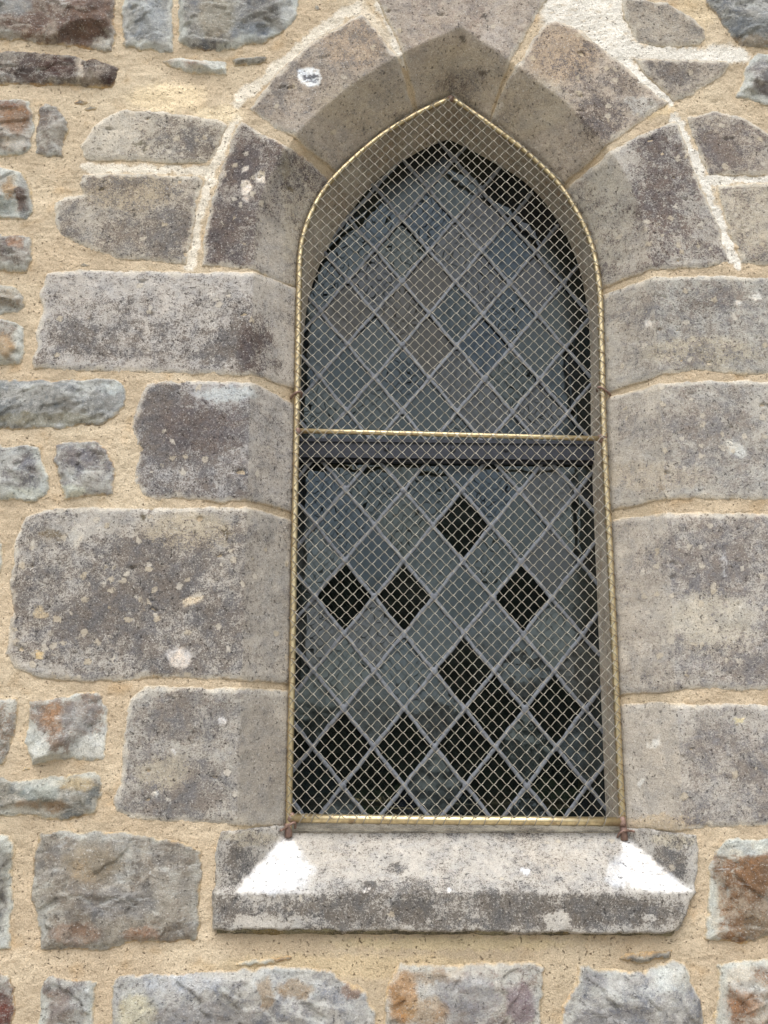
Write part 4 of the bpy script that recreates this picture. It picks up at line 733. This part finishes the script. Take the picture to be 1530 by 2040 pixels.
# fixing hooks let into the stone
def hook(pts, nm='fixing_hook'):
    b = MB(); b.tube(catmull([px3((p[0], p[1]), p[2]) for p in pts], 6), .0022, 8); b.build(nm, M_BRAZE, guard)
hook([(600, 792, YT+.004), (601, 782, YT-.006), (592, 781, YT-.010), (584, 787, YT-.006), (577, 797, YT+.010), (576, 799, .09)])
hook([(1190, 780, YT+.004), (1190, 773, YT-.005), (1198, 772, YT-.010), (1208, 779, YT-.007), (1216, 787, YT+.006), (1217, 789, .09)])
hook([(588, 1650, YT+.006), (588, 1639, YT-.006), (577, 1643, YT-.012), (566, 1651, YT-.006), (560, 1654, .06), (558, 1655, .095)])
hook([(1230, 1668, YT+.004), (1234, 1660, YT-.008), (1243, 1655, YT-.012), (1254, 1655, YT-.006), (1262, 1656, .05), (1263, 1656, .09)])
for (p, q) in (((574, 1640), (575, 1668)), ((1241, 1642), (1244, 1674))):
    b = MB(); b.tube([px3(p, YT), px3(q, YT)], .0068, 12); b.build('foot_ferrule', M_BRAZE, guard)
# woven mesh: every wire is a flattened spiral hooked through its neighbours
HM = .0232; WM = .0238; YM = YT-.0085
gl = np.array([p for p in TL]); grr = np.array([p for p in TR])
PLT = np.vstack([[gl[0][0], -3], gl[:, [0, 2]], gl[-1][[0, 2]]+(gl[-1]-gl[-8])[[0, 2]]*8]); PRT = np.vstack([grr[0][[0, 2]]+(grr[0]-grr[7])[[0, 2]]*8, grr[:, [0, 2]], [grr[-1][0], -3]])
_SG = np.maximum(pldist(_X[:, 700:900], _Z[:, 700:900], PLT), pldist(_X[:, 700:900], _Z[:, 700:900], PRT))
def sdg(x, z):
    fx = np.clip((x-_gx[700])/.004, 0, 198.9); fz = np.clip((z-_gz[0])/.004, 0, len(_gz)-1.001)
    i = fx.astype(int); j = fz.astype(int); a = fx-i; b_ = fz-j
    return (_SG[j, i]*(1-a)+_SG[j, i+1]*a)*(1-b_)+(_SG[j+1, i]*(1-a)+_SG[j+1, i+1]*a)*b_
ZB = px3((900, 1633), YM)[2]
def mesh_wires():
    mb = MB(); k = 0
    for kx in range(-3, 56):
        xc = XL+.001+kx*WM/2; A = WM/4+.0010; ph = .5*(kx % 2)
        t = np.arange(0, 68, 1/12.); z = ZB-.008+(t+ph-.66*np.sin(4*math.pi*t)/(4*math.pi))*HM
        ph2 = t % 1.
        tri = 1-4*np.abs(ph2-.5); sx = tri
        dep = np.cos(2*math.pi*(ph2-.25))*.0018*(1 if 1 else -1)
        # slow drift: the cloth is not perfectly square
        wob = .0022*perlin(z*3.1, np.full_like(z, kx*.11), 3); wz = .0020*perlin(np.full_like(z, xc*3.), z*2.5, 4)
        x = xc+A*sx*(1 if kx % 2 == 0 else 1)+wob; zz = z+wz
        y = YM+dep+.0010*perlin(x*9, zz*9, 8)
        y = np.where(np.abs(zz-px3((900, 866), YM)[2]) < .012, np.minimum(y, YM-.0003), y)
        ok = (sdg(x, zz) < .0045) & (zz > ZB-.002)
        run = []
        for q in range(len(t)):
            if ok[q]: run.append((x[q], y[q], zz[q]))
            if (not ok[q] or q == len(t)-1) and run:
                if len(run) > 2: mb.tube(run, .00078, 5)
                run = []
    mb.build('wire_mesh', M_WIRE, guard)
mesh_wires()
M_LACE = metal_mat('shadowy_lacing', (.30, .22, .13), (.22, .15, .09), .5, .6, .4)  # side lacing coloured dark brown, the shadowy look of its kinks put into the colour
# wire lacing wound round the frame tubes and the bottom bar
def lacing(T, every, r0, seed, lo=0., hi=1., loose=.3):
    rng = random.Random(seed); seg = np.linalg.norm(np.diff(T, axis=0), axis=1); s_ = np.concatenate([[0], np.cumsum(seg)]); L = s_[-1]
    n = int(L*(hi-lo)/every*14); u = np.linspace(lo*L, hi*L, n); P = []
    for q, uu in enumerate(u):
        p = np.array([np.interp(uu, s_, T[:, i]) for i in range(3)]); p2 = np.array([np.interp(min(uu+.004, L), s_, T[:, i]) for i in range(3)]); p1 = np.array([np.interp(max(uu-.004, 0), s_, T[:, i]) for i in range(3)])
        tg = (p2-p1)/np.linalg.norm(p2-p1); n1 = np.array([0, -1., 0]); n2 = np.cross(tg, n1)
        w = q/14; a = 2*math.pi*w; k = int(w); rr = r0*(1+loose*max(0, math.sin(k*12.9+seed))*max(0, math.sin(a)))
        P.append(p+n1*rr*math.sin(a)+n2*rr*math.cos(a)+tg*.004*math.sin(a*.37+k))
    b = MB(); b.tube(P, .00062 if loose < .5 else .0009, 5); b.build('lacing_wire', M_LACE if loose < .5 else M_WIRE, guard)
lacing(TR, .0235, .0070, 3, .02, .98, .28); lacing(TL, .0232, .0070, 4, .02, .74, .12); lacing(TL, .034, .0062, 8, .76, .98, .12)
_bb = np.array([px3(p, YT-.001) for p in [(586, 1630), (740, 1632), (900, 1634), (1070, 1635), (1232, 1637)]])
lacing(_bb, WM, .0090, 5, .01, .97, .51)

# ------------------------------------------------------------------ masonry beyond the picture
def ring():
    rng = random.Random(21); z = -1.5; ring_objs = 0
    X0, X1, Z1 = -2.4, 2.5, 2.75
    Vs = []; Fs = []; cc = {'Col': [], 'Col2': [], 'Mask': [], 'Lich': []}; off = 0
    while z < Z1:
        h = rng.uniform(.11, .22); x = X0
        while x < X1:
            w = rng.uniform(.14, .38); g_ = .018; x0, x1, z0, z1 = x+g_, x+w-g_, z+g_, z+h-g_
            if not (x1 > -.74 and x0 < .90 and z1 > -.51 and z0 < 1.51) and x1-x0 > .05:
                P = np.array([(x0+rng.uniform(0, .02), z0), ((x0+x1)/2, z0-.006), (x1, z0+rng.uniform(0, .02)), (x1+.005, (z0+z1)/2), (x1-rng.uniform(0, .02), z1), ((x0+x1)/2, z1+.006), (x0, z1-rng.uniform(0, .02))])
                c = rng.choice([((160, 166, 168), (106, 112, 120)), ((150, 142, 128), (106, 100, 94)), ((170, 140, 100), (124, 90, 60)), ((172, 164, 150), (112, 100, 98))])
                o = stone_world('tmp', P, 'rubble', c[0], c[1], .5, None, (), .7, (188, 192, 186), 0, None, .009, 1., rng.randint(1, 900), base)
                if o is not None:
                    me = o.data; n = len(me.vertices); v = np.empty(n*3, np.float32); me.vertices.foreach_get('co', v); Vs.append(v.reshape(-1, 3))
                    f = np.empty(len(me.polygons)*4, np.int32); me.loops.foreach_get('vertex_index', f); Fs.append(f.reshape(-1, 4)+off); off += n
                    for k in cc:
                        isc = k in ('Col', 'Col2'); a = np.empty(n*(4 if isc else 1), np.float32); me.attributes[k].data.foreach_get('color' if isc else 'value', a)
                        cc[k].append(a.reshape(-1, 4)[:, :3] if isc else a)
                    bpy.data.objects.remove(o); bpy.data.meshes.remove(me)
            x += w
        z += h
    o = mesh_obj('rubble_masonry', np.vstack(Vs), np.vstack(Fs), M_RUB, wall, True, {k: (np.vstack(v) if v[0].ndim == 2 else np.concatenate(v)) for k, v in cc.items()})
    o['kind'] = 'stuff'
    mortar_sheet(-2.5, 2.6, -1.52, 2.85, .02, 'mortar', (FX0+.02, FX1-.02, FZ0+.02, FZ1-.02))
ring()

# ------------------------------------------------------------------ ground, room behind the glass, hedgerow mirrored in the panes
g = MB(); g.add([(-200, -200, -1.5), (200, -200, -1.5), (200, 200, -1.5), (-200, 200, -1.5)], [(0, 1, 2, 3)])
tag(g.build('ground', M_GRASS, None, False), kind='structure')
g = MB(); g.add([(-14, -4.6, -1.496), (14, -4.6, -1.496), (14, .05, -1.496), (-14, .05, -1.496)], [(0, 1, 2, 3)])
tag(g.build('bounce_path', plain_mat('bounce_gravel', (.50, .44, .36), (.40, .35, .28), 40), None, False), kind='structure')  # unseen pale strip added to bounce light up onto the soffit and reveal
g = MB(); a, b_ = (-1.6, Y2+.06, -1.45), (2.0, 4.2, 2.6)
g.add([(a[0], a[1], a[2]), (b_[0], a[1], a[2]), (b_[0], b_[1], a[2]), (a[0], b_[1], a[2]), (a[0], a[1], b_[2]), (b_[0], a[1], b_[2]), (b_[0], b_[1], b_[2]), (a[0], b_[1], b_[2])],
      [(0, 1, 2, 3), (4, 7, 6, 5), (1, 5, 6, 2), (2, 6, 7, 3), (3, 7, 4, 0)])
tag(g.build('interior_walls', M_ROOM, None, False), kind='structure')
def hedgerow():
    rng = np.random.default_rng(5); n = 9000; V = []; Fq = []
    xs = rng.uniform(-22, 22, n); top = 1.05+.5*fbm(xs, xs*0, .35, 4, 3)+.5*np.maximum(0, fbm(xs, xs*0+4, .12, 2, 5))*2
    zz = -1.5+(top+1.5)*rng.random(n)**.7; ys = -13+rng.normal(0, .5, n)
    s = rng.uniform(.10, .26, n); u = rng.normal(size=(n, 3)); u /= np.linalg.norm(u, axis=1)[:, None]; w = rng.normal(size=(n, 3)); w -= u*(u*w).sum(1)[:, None]; w /= np.linalg.norm(w, axis=1)[:, None]
    c = np.stack([xs, ys, zz], 1); su = u*s[:, None]; sw = w*s[:, None]*.6
    V = np.stack([c-su, c-sw, c+su, c+sw], 1).reshape(-1, 3); Fq = np.arange(n*4).reshape(-1, 4)
    xk = np.arange(-24, 24.1, .4); tp = .8+.5*fbm(xk, xk*0, .35, 4, 3)+.5*np.maximum(0, fbm(xk, xk*0+4, .12, 2, 5))*2
    core = np.array([(x, -13.3, -1.5) for x in xk]+[(x, -13.3+.1*math.sin(x*7), t_) for x, t_ in zip(xk, tp)]); m_ = len(xk)
    Fc = np.array([(i, i+1, m_+i+1, m_+i) for i in range(m_-1)])+len(V)
    core2 = core.copy(); core2[:, 1] -= .9; F2 = Fc+len(core)
    roof = np.array([(m_+i, m_+i+1, 3*m_+i+1, 3*m_+i) for i in range(m_-1)])+len(V)
    o = mesh_obj('hedgerow', np.vstack([V, core, core2]), np.vstack([Fq, Fc, F2, roof]), M_LEAF, None, False)
    tag(o, 'dark leafy hedgerow across the grass, seen mirrored in the lowest panes', 'hedge', None, 'stuff')
hedgerow()
